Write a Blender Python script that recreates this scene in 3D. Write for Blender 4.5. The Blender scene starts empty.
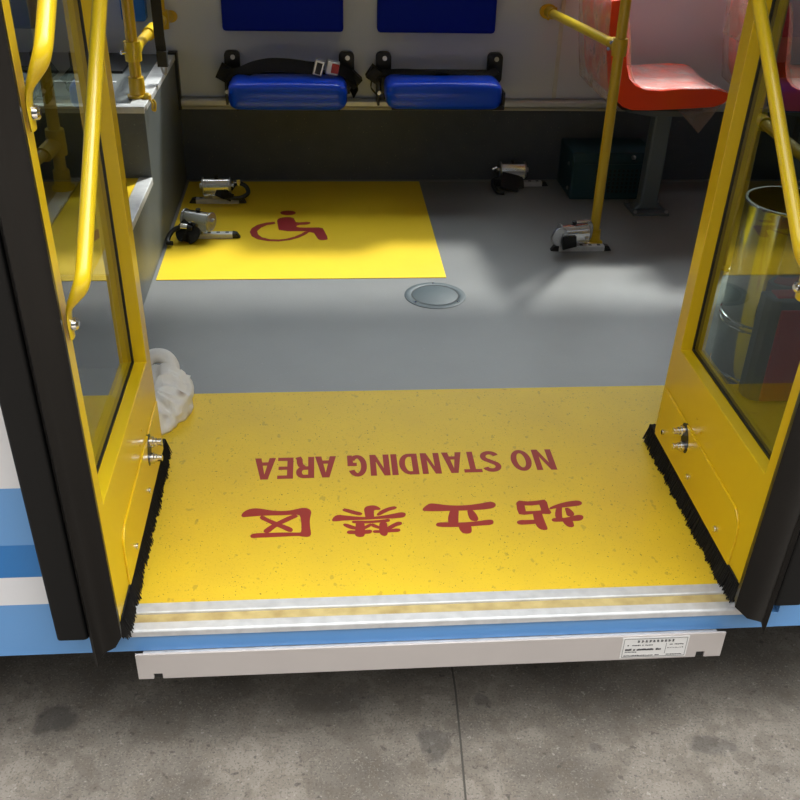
import bpy, bmesh, math, random
from mathutils import Vector, Matrix
random.seed(7)
S = bpy.context.scene
COL = S.collection
PI = math.pi

# ------------------------------------------------------------------ materials
def srgb(r, g, b):
    def f(c):
        c /= 255.0
        return c / 12.92 if c <= .04045 else ((c + .055) / 1.055) ** 2.4
    return (f(r), f(g), f(b), 1)

def mat(name, col, rough=.5, metal=0.0, noise=None, bump=None, coat=0.0, spec=.5, coord='Object'):
    """noise = (scale, amount, colour2) ; bump = (scale, strength)"""
    m = bpy.data.materials.new(name); m.use_nodes = True
    nt = m.node_tree; b = nt.nodes['Principled BSDF']
    b.inputs['Base Color'].default_value = col
    b.inputs['Roughness'].default_value = rough
    b.inputs['Metallic'].default_value = metal
    b.inputs['Coat Weight'].default_value = coat
    b.inputs['Specular IOR Level'].default_value = spec
    if noise or bump:
        tc = nt.nodes.new('ShaderNodeTexCoord')
    if noise:
        n = nt.nodes.new('ShaderNodeTexNoise'); n.inputs['Scale'].default_value = noise[0]
        n.inputs['Detail'].default_value = 6
        nt.links.new(tc.outputs[coord], n.inputs['Vector'])
        r = nt.nodes.new('ShaderNodeMapRange')
        r.inputs[1].default_value = .35; r.inputs[2].default_value = .7
        r.inputs[3].default_value = 0; r.inputs[4].default_value = noise[1]
        nt.links.new(n.outputs['Fac'], r.inputs['Value'])
        mx = nt.nodes.new('ShaderNodeMix'); mx.data_type = 'RGBA'
        mx.inputs[6].default_value = col; mx.inputs[7].default_value = noise[2]
        nt.links.new(r.outputs[0], mx.inputs[0]); nt.links.new(mx.outputs[2], b.inputs['Base Color'])
    if bump:
        n2 = nt.nodes.new('ShaderNodeTexNoise'); n2.inputs['Scale'].default_value = bump[0]
        n2.inputs['Detail'].default_value = 4
        nt.links.new(tc.outputs[coord], n2.inputs['Vector'])
        bp = nt.nodes.new('ShaderNodeBump'); bp.inputs['Strength'].default_value = bump[1]
        bp.inputs['Distance'].default_value = .004
        nt.links.new(n2.outputs['Fac'], bp.inputs['Height']); nt.links.new(bp.outputs[0], b.inputs['Normal'])
    return m

def speckle(m, scale, thr, col, amount=1.0, stretch=(1, 1, 1)):
    """scatter small flecks of another colour over an existing material"""
    nt = m.node_tree; b = nt.nodes['Principled BSDF']
    tc = nt.nodes.new('ShaderNodeTexCoord')
    mp = nt.nodes.new('ShaderNodeMapping'); mp.inputs['Scale'].default_value = stretch
    nt.links.new(tc.outputs['Object'], mp.inputs['Vector'])
    n = nt.nodes.new('ShaderNodeTexNoise'); n.inputs['Scale'].default_value = scale; n.inputs['Detail'].default_value = 2
    nt.links.new(mp.outputs[0], n.inputs['Vector'])
    r = nt.nodes.new('ShaderNodeMapRange')
    r.inputs[1].default_value = thr; r.inputs[2].default_value = thr + .04
    r.inputs[4].default_value = amount
    nt.links.new(n.outputs['Fac'], r.inputs['Value'])
    mx = nt.nodes.new('ShaderNodeMix'); mx.data_type = 'RGBA'
    old = b.inputs['Base Color']
    if old.is_linked:
        nt.links.new(old.links[0].from_socket, mx.inputs[6])
    else:
        mx.inputs[6].default_value = old.default_value
    mx.inputs[7].default_value = col
    nt.links.new(r.outputs[0], mx.inputs[0]); nt.links.new(mx.outputs[2], old)
    return m

def glass_mat(name, tint):
    """a pane: see-through tint and Fresnel mirror, both on the outer faces"""
    m = bpy.data.materials.new(name); m.use_nodes = True
    nt = m.node_tree; nt.nodes.clear()
    o = nt.nodes.new('ShaderNodeOutputMaterial')
    t = nt.nodes.new('ShaderNodeBsdfTransparent'); t.inputs[0].default_value = tint
    t2 = nt.nodes.new('ShaderNodeBsdfTransparent')
    g = nt.nodes.new('ShaderNodeBsdfGlossy'); g.inputs['Roughness'].default_value = .01
    f = nt.nodes.new('ShaderNodeFresnel'); f.inputs['IOR'].default_value = 1.5
    k = nt.nodes.new('ShaderNodeMath'); k.operation = 'MULTIPLY'; k.inputs[1].default_value = 1.6; k.use_clamp = True
    nt.links.new(f.outputs[0], k.inputs[0])
    mx = nt.nodes.new('ShaderNodeMixShader')
    nt.links.new(k.outputs[0], mx.inputs[0]); nt.links.new(t.outputs[0], mx.inputs[1]); nt.links.new(g.outputs[0], mx.inputs[2])
    ge = nt.nodes.new('ShaderNodeNewGeometry')
    m2 = nt.nodes.new('ShaderNodeMixShader')
    nt.links.new(ge.outputs['Backfacing'], m2.inputs[0]); nt.links.new(mx.outputs[0], m2.inputs[1]); nt.links.new(t2.outputs[0], m2.inputs[2])
    nt.links.new(m2.outputs[0], o.inputs[0])
    return m

def film_mat(name, col, trans, bubbles=True):
    m = bpy.data.materials.new(name); m.use_nodes = True
    nt = m.node_tree; b = nt.nodes['Principled BSDF']; o = nt.nodes['Material Output']
    b.inputs['Base Color'].default_value = col; b.inputs['Roughness'].default_value = .25
    t = nt.nodes.new('ShaderNodeBsdfTransparent')
    mx = nt.nodes.new('ShaderNodeMixShader')
    nt.links.new(t.outputs[0], mx.inputs[1]); nt.links.new(b.outputs[0], mx.inputs[2]); nt.links.new(mx.outputs[0], o.inputs[0])
    tc = nt.nodes.new('ShaderNodeTexCoord')
    v = nt.nodes.new('ShaderNodeTexNoise'); v.inputs['Scale'].default_value = 14; v.inputs['Detail'].default_value = 5
    nt.links.new(tc.outputs['Object'], v.inputs['Vector'])
    r = nt.nodes.new('ShaderNodeMapRange'); r.inputs[1].default_value = .3; r.inputs[2].default_value = .75
    r.inputs[3].default_value = trans[0]; r.inputs[4].default_value = trans[1]
    nt.links.new(v.outputs['Fac'], r.inputs['Value']); nt.links.new(r.outputs[0], mx.inputs[0])
    w = nt.nodes.new('ShaderNodeTexVoronoi'); w.inputs['Scale'].default_value = 90
    nt.links.new(tc.outputs['Object'], w.inputs['Vector'])
    bp = nt.nodes.new('ShaderNodeBump'); bp.inputs['Strength'].default_value = .6; bp.inputs['Distance'].default_value = .004
    nt.links.new(w.outputs['Distance'], bp.inputs['Height']); nt.links.new(bp.outputs[0], b.inputs['Normal'])
    return m

M = {}
M['yellow'] = mat('yellow_paint', (.78, .53, .010, 1), .32, coat=.25)
M['yellow_tube'] = mat('yellow_tube_paint', (.80, .56, .012, 1), .28, coat=.3)
M['old_yellow'] = mat('yellow_pole_paint', (.66, .42, .01, 1), .35, coat=.2)
M['mat_yellow'] = speckle(speckle(speckle(mat('yellow_vinyl', (.83, .57, .03, 1), .42, noise=(6, .35, (.66, .43, .045, 1)), bump=(160, .12), spec=.3),
                          260, .69, (.10, .06, .015, 1), .8, (1, .7, 1)), 55, .665, (.42, .27, .04, 1), .45, (1, .7, 1)), 330, .66, (.45, .30, .03, 1), .5)
M['mat_yellow2'] = mat('yellow_vinyl_clean', (.85, .58, .02, 1), .42, noise=(9, .15, (.66, .44, .03, 1)), bump=(160, .1), spec=.3)
M['letter_red'] = mat('dark_red_vinyl', srgb(160, 52, 44), .45, spec=.3)
M['symbol_red'] = mat('deep_red_vinyl', srgb(150, 30, 34), .45)
M['floor'] = speckle(speckle(mat('grey_vinyl_floor', srgb(121, 121, 121), .38, noise=(7, .35, srgb(108, 108, 109)), bump=(220, .1), spec=.75),
                     210, .70, srgb(158, 162, 164), .5), 170, .72, srgb(70, 72, 76), .5)
M['kick'] = speckle(mat('dark_grey_vinyl', srgb(76, 82, 92), .55, noise=(14, .5, srgb(64, 69, 78)), bump=(200, .12)), 150, .70, srgb(165, 160, 140), .5)
M['wallgrey'] = mat('pale_grey_panel', srgb(206, 213, 230), .55, noise=(3, .2, srgb(196, 203, 220)))
M['beige'] = mat('beige_strip', srgb(190, 186, 172), .5)
M['alu'] = mat('brushed_aluminium', srgb(205, 205, 205), .38, .55, noise=(30, .3, srgb(170, 170, 170)))
M['sill'] = mat('scuffed_aluminium', srgb(215, 215, 216), .45, .25, noise=(40, .5, srgb(175, 175, 176)))
M['tread'] = mat('worn_yellow_tread', srgb(202, 182, 124), .6, noise=(26, .8, srgb(158, 134, 84)))
M['ramp'] = mat('pale_ramp_metal', srgb(196, 188, 184), .5, .1, noise=(8, .3, srgb(186, 178, 175)))
M['chrome'] = mat('chrome', srgb(225, 225, 225), .14, 1.0)
M['steel'] = mat('satin_steel', srgb(190, 190, 192), .3, 1.0, noise=(20, .4, srgb(140, 140, 142)))
M['bin'] = mat('polished_steel_bin', srgb(200, 205, 205), .12, 1.0)
M['black'] = mat('black_plastic', srgb(24, 24, 26), .45)
M['rubber'] = mat('black_rubber', srgb(15, 13, 12), .34, noise=(6, .5, srgb(23, 20, 18)), bump=(40, .08), spec=.24)
M['bristle'] = mat('black_bristle', srgb(22, 20, 19), .8)
M['web'] = mat('black_webbing', srgb(20, 20, 22), .7, bump=(300, .3))
M['blue'] = mat('blue_vinyl', (.003, .07, .80, 1), .28, noise=(10, .2, (.003, .055, .65, 1)), coat=.2, spec=.35)
M['blue_dark'] = mat('blue_fabric', (.0008, .014, .32, 1), .6, bump=(300, .2), spec=.12)
M['red'] = mat('orange_red_plastic', (.90, .062, .006, 1), .30, coat=.3)
M['dark_red'] = mat('dark_red_panel', srgb(165, 14, 28), .4)
M['button'] = mat('red_button', srgb(200, 40, 40), .4)
M['teal'] = mat('dark_teal_enamel', srgb(24, 58, 66), .45)
M['pedestal'] = mat('grey_painted_steel', srgb(92, 100, 106), .4, .2)
M['boxgrey'] = mat('dark_slate_plastic', srgb(70, 84, 88), .4)
M['cloth'] = mat('white_rag_cotton', srgb(238, 236, 232), .85, noise=(16, .4, srgb(214, 210, 206)), bump=(120, .3))
M['platform'] = speckle(mat('grey_platform_vinyl', srgb(94, 98, 97), .45, noise=(9, .4, srgb(76, 80, 81)), bump=(150, .15)), 160, .69, srgb(170, 170, 165), .5)
M['hatch'] = mat('slate_hatch', srgb(66, 78, 84), .5, noise=(12, .4, srgb(58, 69, 75)))
M['sticker'] = mat('white_sticker', srgb(228, 226, 224), .5)
M['ink'] = mat('grey_ink', srgb(70, 68, 70), .6)
M['ink_red'] = mat('dark_ink', srgb(60, 56, 60), .6)
M['under'] = mat('dark_underbody', srgb(26, 26, 28), .8)
M['ceiling'] = mat('white_ceiling_panel', srgb(205, 205, 208), .6)
M['glass'] = glass_mat('green_tinted_glass', (.50, .58, .50, 1))
M['clear'] = glass_mat('window_glass', (.42, .45, .46, 1))
M['film'] = film_mat('bubble_wrap', srgb(225, 205, 200), (.14, .50))
M['film2'] = film_mat('clear_plastic_wrap', srgb(170, 150, 145), (.12, .45))

# stripes on the body side, by height
m = mat('bus_side_paint', srgb(120, 168, 222), .3, coat=.3); nt = m.node_tree; b = nt.nodes['Principled BSDF']
tc = nt.nodes.new('ShaderNodeTexCoord'); sx = nt.nodes.new('ShaderNodeSeparateXYZ'); nt.links.new(tc.outputs['Object'], sx.inputs[0])
r = nt.nodes.new('ShaderNodeMapRange'); r.inputs[1].default_value = -.1; r.inputs[2].default_value = 2.0
nt.links.new(sx.outputs[2], r.inputs[0]); cr = nt.nodes.new('ShaderNodeValToRGB'); cr.color_ramp.interpolation = 'CONSTANT'
nt.links.new(r.outputs[0], cr.inputs[0]); nt.links.new(cr.outputs[0], b.inputs['Base Color'])
def hz(z): return (z + .1) / 2.1
el = cr.color_ramp.elements
LB = srgb(104, 158, 216); MB = srgb(38, 120, 192); WH = srgb(228, 228, 232)
el[0].position = 0; el[0].color = LB
el[1].position = hz(.071); el[1].color = WH
for z, c in ((.133, MB), (.205, LB), (.332, WH)):
    e = el.new(hz(z)); e.color = c
M['body'] = m
M['skirt'] = mat('light_blue_paint', LB, .3, coat=.3, noise=(7, .2, srgb(98, 150, 206)))

# concrete ground with a few stains of their own
m = mat('concrete', srgb(126, 118, 108), .85, noise=(5, .95, srgb(80, 73, 65)), bump=(60, .5)); nt = m.node_tree; b = nt.nodes['Principled BSDF']
speckle(m, 30, .52, srgb(96, 86, 74), .35); speckle(m, 240, .60, srgb(150, 143, 133), .3); speckle(m, 200, .57, srgb(72, 67, 61), .5); speckle(m, 90, .69, srgb(176, 170, 161), .3); speckle(m, 14, .56, srgb(86, 78, 68), .35); speckle(m, 60, .68, srgb(60, 56, 52), .6)
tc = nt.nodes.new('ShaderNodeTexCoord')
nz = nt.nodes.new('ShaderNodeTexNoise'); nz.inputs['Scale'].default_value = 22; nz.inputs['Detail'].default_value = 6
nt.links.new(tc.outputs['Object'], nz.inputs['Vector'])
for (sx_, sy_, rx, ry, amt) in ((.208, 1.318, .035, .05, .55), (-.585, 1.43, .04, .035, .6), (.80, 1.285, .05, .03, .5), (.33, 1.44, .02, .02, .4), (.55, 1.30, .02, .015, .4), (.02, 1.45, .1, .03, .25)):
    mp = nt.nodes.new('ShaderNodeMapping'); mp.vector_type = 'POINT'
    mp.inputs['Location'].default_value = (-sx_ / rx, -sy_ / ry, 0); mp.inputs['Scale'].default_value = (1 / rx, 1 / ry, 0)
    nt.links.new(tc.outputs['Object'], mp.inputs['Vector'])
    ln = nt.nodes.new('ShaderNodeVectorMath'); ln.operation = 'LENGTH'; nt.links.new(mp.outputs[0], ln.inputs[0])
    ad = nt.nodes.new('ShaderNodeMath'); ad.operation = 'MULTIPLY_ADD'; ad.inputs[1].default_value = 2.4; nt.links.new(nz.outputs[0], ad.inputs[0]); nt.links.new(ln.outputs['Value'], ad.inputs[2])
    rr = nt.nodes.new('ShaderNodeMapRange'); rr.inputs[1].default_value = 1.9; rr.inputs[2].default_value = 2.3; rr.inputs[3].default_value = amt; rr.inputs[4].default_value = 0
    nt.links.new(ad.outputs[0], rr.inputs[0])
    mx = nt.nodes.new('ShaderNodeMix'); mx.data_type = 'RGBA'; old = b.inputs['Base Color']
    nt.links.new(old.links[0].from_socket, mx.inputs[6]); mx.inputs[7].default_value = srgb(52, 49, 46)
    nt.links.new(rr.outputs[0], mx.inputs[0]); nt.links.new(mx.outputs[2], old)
M['concrete'] = m
# brown stains on the rag
m = M['cloth']; nt = m.node_tree; b = nt.nodes['Principled BSDF']; tc = nt.nodes.new('ShaderNodeTexCoord')
for (px, py, pz, rad) in ((.052, -.035, .075, .018), (.028, -.045, .085, .013)):
    vs = nt.nodes.new('ShaderNodeVectorMath'); vs.operation = 'DISTANCE'; vs.inputs[1].default_value = (px, py, pz)
    nt.links.new(tc.outputs['Object'], vs.inputs[0])
    rr = nt.nodes.new('ShaderNodeMapRange'); rr.inputs[1].default_value = rad * .3; rr.inputs[2].default_value = rad; rr.inputs[3].default_value = .7; rr.inputs[4].default_value = 0
    nt.links.new(vs.outputs['Value'], rr.inputs[0])
    mx = nt.nodes.new('ShaderNodeMix'); mx.data_type = 'RGBA'; old = b.inputs['Base Color']
    nt.links.new(old.links[0].from_socket, mx.inputs[6]); mx.inputs[7].default_value = srgb(140, 110, 80)
    nt.links.new(rr.outputs[0], mx.inputs[0]); nt.links.new(mx.outputs[2], old)

# ------------------------------------------------------------------ mesh helpers
def origin(o):
    v = Vector((0, 0, 0))
    while o is not None:
        v += o.location; o = o.parent
    return v

def obj(name, bm, m, parent=None, smooth=False, bevel=0, angle=35):
    """link a bmesh written in world coordinates as one mesh object"""
    if parent is not None:
        bmesh.ops.translate(bm, verts=bm.verts, vec=-origin(parent))
    bmesh.ops.recalc_face_normals(bm, faces=bm.faces)
    me = bpy.data.meshes.new(name); bm.to_mesh(me); bm.free()
    me.materials.append(m if not isinstance(m, str) else M[m])
    o = bpy.data.objects.new(name, me); COL.objects.link(o)
    if parent is not None: o.parent = parent
    if smooth:
        for f in me.polygons: f.use_smooth = True
        me.set_sharp_from_angle(angle=math.radians(angle))
    if bevel:
        md = o.modifiers.new('bevel', 'BEVEL'); md.width = bevel; md.segments = 2; md.limit_method = 'ANGLE'; md.angle_limit = math.radians(40)
    return o

def thing(name, label, cat, loc, group=None, kind=None):
    o = bpy.data.objects.new(name, None); COL.objects.link(o); o.location = loc; o.empty_display_size = .05
    return tag(o, label, cat, group, kind)

def tag(o, label, cat, group=None, kind=None):
    o['label'] = label; o['category'] = cat
    if group: o['group'] = group
    if kind: o['kind'] = kind
    return o

def struct(name, bm, m, label, cat, **k):
    return tag(obj(name, bm, m, None, **k), label, cat, kind='structure')

def BM(): return bmesh.new()

def box(bm, x0, x1, y0, y1, z0, z1, rot=None, piv=None):
    vs = [bm.verts.new((x, y, z)) for x in (x0, x1) for y in (y0, y1) for z in (z0, z1)]
    for f in ((0, 1, 3, 2), (4, 6, 7, 5), (0, 4, 5, 1), (2, 3, 7, 6), (0, 2, 6, 4), (1, 5, 7, 3)):
        bm.faces.new([vs[i] for i in f])
    if rot is not None:
        bmesh.ops.rotate(bm, verts=vs, cent=piv or ((x0+x1)/2, (y0+y1)/2, (z0+z1)/2), matrix=rot)
    return bm

def prism(bm, pts, axis, a, b):
    """extrude a closed 2D outline along an axis from a to b; pts are the two other coordinates in xyz order"""
    def v(p, c):
        return {'x': (c, p[0], p[1]), 'y': (p[0], c, p[1]), 'z': (p[0], p[1], c)}[axis]
    lo = [bm.verts.new(v(p, a)) for p in pts]; hi = [bm.verts.new(v(p, b)) for p in pts]
    bm.faces.new(lo); bm.faces.new(hi[::-1])
    n = len(pts)
    for i in range(n):
        bm.faces.new((lo[i], lo[(i+1) % n], hi[(i+1) % n], hi[i]))
    return bm

def frame_of(d):
    d = d.normalized(); up = Vector((0, 0, 1)) if abs(d.z) < .9 else Vector((1, 0, 0))
    a = d.cross(up).normalized(); return a, d.cross(a).normalized()

def smooth_path(pts, rad, n=5):
    pts = [Vector(p) for p in pts]; out = [pts[0]]
    for i in range(1, len(pts)-1):
        p = pts[i]; a = (pts[i-1]-p); b = (pts[i+1]-p)
        r = min(rad, a.length*.45, b.length*.45)
        s = p + a.normalized()*r; e = p + b.normalized()*r
        for k in range(n+1):
            t = k/n; out.append(s*(1-t)**2 + p*2*t*(1-t) + e*t*t)
    out.append(pts[-1]); return out

def tube(bm, pts, r, seg=14, bend=0, flat=None):
    """round bar along a path; flat = list of (sx, sy) scale per point"""
    P = smooth_path(pts, bend) if bend else [Vector(p) for p in pts]
    rings = []; a = None
    for i, p in enumerate(P):
        d = (P[min(i+1, len(P)-1)] - P[max(i-1, 0)]).normalized()
        if a is None: a, b = frame_of(d)
        else:
            a = (a - d*a.dot(d)).normalized(); b = d.cross(a).normalized()
        rr = r(i/(len(P)-1)) if callable(r) else r
        rings.append([bm.verts.new(p + a*rr*math.cos(2*PI*k/seg) + b*rr*math.sin(2*PI*k/seg)) for k in range(seg)])
    for i in range(len(rings)-1):
        for k in range(seg):
            bm.faces.new((rings[i][k], rings[i][(k+1) % seg], rings[i+1][(k+1) % seg], rings[i+1][k]))
    bm.faces.new(rings[0]); bm.faces.new(rings[-1][::-1])
    return bm

def cyl(bm, p0, p1, r, seg=20): return tube(bm, [p0, p1], r, seg)

def lathe(bm, prof, c, seg=40, axis=None):
    """revolve (r, z) pairs about the vertical through c; closed profile"""
    rings = []
    for r, z in prof:
        rings.append([bm.verts.new((c[0]+r*math.cos(2*PI*k/seg), c[1]+r*math.sin(2*PI*k/seg), c[2]+z)) for k in range(seg)] if r > 1e-6 else [bm.verts.new((c[0], c[1], c[2]+z))])
    n = len(rings)
    for i in range(n):
        A, B = rings[i], rings[(i+1) % n]
        if i == n-1 and len(A) == 1 and len(B) == 1: break
        for k in range(seg):
            q = [A[k % len(A)], A[(k+1) % len(A)], B[(k+1) % len(B)], B[k % len(B)]]
            u = []
            for v in q:
                if v not in u: u.append(v)
            if len(u) > 2:
                try: bm.faces.new(u)
                except ValueError: pass
    return bm

def strap(bm, pts, w, t=.002, side=(0, 1, 0), bend=0):
    """flat webbing along a path; side = width direction"""
    P = smooth_path(pts, bend) if bend else [Vector(p) for p in pts]
    rings = []
    for i, p in enumerate(P):
        d = (P[min(i+1, len(P)-1)] - P[max(i-1, 0)]).normalized()
        s = Vector(side); s = (s - d*s.dot(d)).normalized(); n = d.cross(s).normalized()
        rings.append([bm.verts.new(p + s*w/2*a + n*t/2*b) for a, b in ((-1, -1), (1, -1), (1, 1), (-1, 1))])
    for i in range(len(rings)-1):
        for k in range(4):
            bm.faces.new((rings[i][k], rings[i][(k+1) % 4], rings[i+1][(k+1) % 4], rings[i+1][k]))
    bm.faces.new(rings[0]); bm.faces.new(rings[-1][::-1])
    return bm

def rounded(w0, w1, h0, h1, r, n=5):
    out = []
    for cx, cy, a0 in ((w1-r, h0+r, -90), (w1-r, h1-r, 0), (w0+r, h1-r, 90), (w0+r, h0+r, 180)):
        for k in range(n+1):
            a = math.radians(a0 + 90*k/n); out.append((cx + r*math.cos(a), cy + r*math.sin(a)))
    return out

def fatten(p, w):
    ar = sum(p[i][0]*p[(i+1) % len(p)][1]-p[(i+1) % len(p)][0]*p[i][1] for i in range(len(p)))
    s = 1 if ar > 0 else -1; out = []
    for i in range(len(p)):
        q = p[i-1]; r = p[(i+1) % len(p)]
        dx, dy = r[0]-q[0], r[1]-q[1]; l = math.hypot(dx, dy) or 1
        out.append((p[i][0]+s*dy/l*w, p[i][1]-s*dx/l*w))
    return out

def chaikin(p):
    out = []
    for i in range(len(p)):
        a, b = p[i], p[(i+1) % len(p)]
        out += [(a[0]*.75+b[0]*.25, a[1]*.75+b[1]*.25), (a[0]*.25+b[0]*.75, a[1]*.25+b[1]*.75)]
    return out
GLYPHS = [[(-0.187,1.679),(-0.183,1.69),(-0.173,1.699),(-0.161,1.702),(-0.146,1.7),(-0.129,1.694),(-0.116,1.691),(-0.097,1.689),(-0.079,1.691),(-0.065,1.696),(-0.052,1.699),(-0.041,1.695),(-0.036,1.685),(-0.038,1.671),(-0.04,1.654),(-0.039,1.63),(-0.037,1.615),(-0.037,1.605),(-0.042,1.6),(-0.054,1.602),(-0.063,1.605),(-0.09,1.604),(-0.125,1.603),(-0.149,1.603),(-0.161,1.602),(-0.164,1.608),(-0.161,1.613),(-0.15,1.615),(-0.126,1.615),(-0.09,1.615),(-0.064,1.613),(-0.056,1.614),(-0.055,1.627),(-0.056,1.654),(-0.058,1.67),(-0.062,1.677),(-0.074,1.678),(-0.104,1.677),(-0.128,1.678),(-0.153,1.677),(-0.172,1.675),(-0.185,1.674)],[(-0.147,1.67),(-0.143,1.677),(-0.128,1.663),(-0.11,1.651),(-0.095,1.641),(-0.079,1.631),(-0.075,1.624),(-0.078,1.618),(-0.085,1.62),(-0.098,1.631),(-0.115,1.642),(-0.13,1.654),(-0.144,1.665)],[(-0.066,1.672),(-0.072,1.677),(-0.086,1.669),(-0.101,1.658),(-0.115,1.647),(-0.127,1.636),(-0.137,1.624),(-0.134,1.618),(-0.126,1.617),(-0.117,1.63),(-0.103,1.644),(-0.088,1.654),(-0.074,1.664),(-0.066,1.669)],[(0.01,1.652),(0.015,1.665),(0.024,1.671),(0.039,1.667),(0.063,1.662),(0.093,1.659),(0.118,1.662),(0.143,1.668),(0.163,1.674),(0.171,1.671),(0.171,1.663),(0.165,1.657),(0.147,1.655),(0.122,1.655),(0.098,1.654),(0.068,1.653),(0.039,1.653),(0.014,1.65)],[(0.084,1.658),(0.083,1.676),(0.082,1.69),(0.087,1.698),(0.098,1.701),(0.107,1.7),(0.118,1.689),(0.115,1.686),(0.104,1.687),(0.101,1.679),(0.101,1.657)],[(0.035,1.691),(0.042,1.692),(0.059,1.683),(0.075,1.676),(0.076,1.672),(0.071,1.668),(0.056,1.674),(0.042,1.682),(0.034,1.687)],[(0.11,1.671),(0.119,1.682),(0.135,1.692),(0.149,1.696),(0.154,1.693),(0.151,1.688),(0.137,1.683),(0.124,1.674),(0.113,1.666),(0.109,1.667)],[(0.053,1.646),(0.058,1.649),(0.092,1.646),(0.122,1.649),(0.134,1.652),(0.136,1.646),(0.131,1.643),(0.112,1.642),(0.08,1.64),(0.055,1.642)],[(0.062,1.643),(0.079,1.642),(0.079,1.621),(0.078,1.598),(0.07,1.594),(0.061,1.597),(0.058,1.607),(0.061,1.622)],[(0.041,1.611),(0.046,1.616),(0.059,1.614),(0.079,1.615),(0.093,1.616),(0.095,1.611),(0.09,1.605),(0.076,1.605),(0.056,1.605),(0.044,1.606)],[(0.034,1.638),(0.038,1.64),(0.053,1.632),(0.063,1.626),(0.062,1.62),(0.05,1.622),(0.037,1.632)],[(0.078,1.627),(0.089,1.635),(0.094,1.638),(0.094,1.631),(0.086,1.625),(0.079,1.619)],[(0.114,1.643),(0.128,1.642),(0.128,1.619),(0.127,1.6),(0.122,1.595),(0.114,1.599),(0.111,1.612)],[(0.097,1.611),(0.1,1.614),(0.112,1.613),(0.132,1.615),(0.153,1.618),(0.156,1.613),(0.152,1.608),(0.139,1.608),(0.115,1.607),(0.099,1.607)],[(0.128,1.623),(0.141,1.633),(0.153,1.641),(0.161,1.639),(0.16,1.632),(0.15,1.629),(0.137,1.619),(0.128,1.612)],[(0.096,1.638),(0.104,1.632),(0.113,1.625),(0.112,1.62),(0.101,1.625),(0.094,1.631)],[(0.211,1.681),(0.218,1.692),(0.229,1.702),(0.241,1.701),(0.266,1.694),(0.296,1.691),(0.322,1.693),(0.345,1.697),(0.367,1.703),(0.376,1.698),(0.376,1.689),(0.368,1.681),(0.35,1.678),(0.319,1.676),(0.294,1.676),(0.264,1.676),(0.239,1.676),(0.214,1.678)],[(0.274,1.679),(0.291,1.679),(0.286,1.651),(0.283,1.625),(0.265,1.626),(0.264,1.644),(0.269,1.663)],[(0.311,1.678),(0.322,1.675),(0.328,1.657),(0.33,1.643),(0.325,1.636),(0.314,1.64),(0.311,1.653)],[(0.235,1.627),(0.24,1.634),(0.264,1.633),(0.293,1.631),(0.323,1.633),(0.349,1.638),(0.36,1.638),(0.362,1.631),(0.357,1.623),(0.336,1.622),(0.307,1.62),(0.274,1.619),(0.24,1.621)],[(0.285,1.625),(0.31,1.625),(0.31,1.607),(0.307,1.597),(0.298,1.595),(0.29,1.598),(0.285,1.61)],[(0.425,1.697),(0.432,1.704),(0.451,1.7),(0.474,1.702),(0.491,1.705),(0.494,1.696),(0.493,1.675),(0.496,1.659),(0.492,1.654),(0.475,1.656),(0.458,1.657),(0.434,1.654),(0.424,1.657),(0.423,1.674),(0.425,1.696),(0.441,1.688),(0.44,1.665),(0.46,1.665),(0.475,1.666),(0.477,1.672),(0.476,1.689),(0.459,1.687),(0.441,1.688)],[(0.456,1.661),(0.474,1.66),(0.474,1.636),(0.475,1.616),(0.476,1.601),(0.469,1.599),(0.46,1.603),(0.455,1.615),(0.454,1.633)],[(0.413,1.628),(0.421,1.634),(0.438,1.633),(0.458,1.634),(0.456,1.622),(0.436,1.621),(0.418,1.62)],[(0.496,1.674),(0.506,1.681),(0.526,1.69),(0.546,1.696),(0.567,1.699),(0.574,1.692),(0.569,1.683),(0.55,1.68),(0.528,1.677),(0.51,1.675),(0.496,1.671)],[(0.515,1.681),(0.525,1.68),(0.519,1.658),(0.515,1.633),(0.504,1.634),(0.504,1.651)],[(0.531,1.673),(0.538,1.673),(0.545,1.659),(0.546,1.649),(0.539,1.643),(0.53,1.646),(0.531,1.659)],[(0.492,1.633),(0.498,1.638),(0.519,1.636),(0.538,1.641),(0.555,1.647),(0.564,1.644),(0.563,1.636),(0.555,1.628),(0.538,1.628),(0.517,1.627),(0.495,1.627)],[(0.515,1.63),(0.536,1.632),(0.537,1.612),(0.532,1.606),(0.524,1.608),(0.519,1.616)]]
SYMBOL = [[(-0.1,3.545),(-0.101,3.539),(-0.104,3.533),(-0.109,3.528),(-0.115,3.524),(-0.122,3.522),(-0.129,3.521),(-0.137,3.522),(-0.144,3.525),(-0.15,3.529),(-0.155,3.534),(-0.158,3.54),(-0.159,3.546),(-0.158,3.552),(-0.155,3.558),(-0.151,3.563),(-0.145,3.567),(-0.138,3.569),(-0.13,3.57),(-0.123,3.569),(-0.115,3.567),(-0.109,3.563),(-0.104,3.558),(-0.101,3.552)],[(-0.169,3.474),(-0.155,3.493),(-0.129,3.5),(-0.108,3.492),(-0.102,3.459),(-0.096,3.44),(-0.046,3.449),(-0.043,3.435),(-0.054,3.422),(-0.094,3.419),(-0.096,3.392),(-0.052,3.387),(0.0,3.391),(0.006,3.36),(0.021,3.28),(0.011,3.269),(-0.011,3.269),(-0.019,3.294),(-0.033,3.355),(-0.157,3.357),(-0.163,3.413)],[(-0.177,3.451),(-0.208,3.443),(-0.24,3.42),(-0.259,3.386),(-0.264,3.349),(-0.255,3.309),(-0.233,3.279),(-0.196,3.261),(-0.156,3.257),(-0.116,3.269),(-0.084,3.292),(-0.06,3.322),(-0.048,3.346),(-0.064,3.349),(-0.076,3.328),(-0.1,3.301),(-0.128,3.282),(-0.156,3.274),(-0.189,3.278),(-0.218,3.297),(-0.233,3.325),(-0.238,3.358),(-0.226,3.391),(-0.203,3.42),(-0.174,3.432)]]
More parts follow.
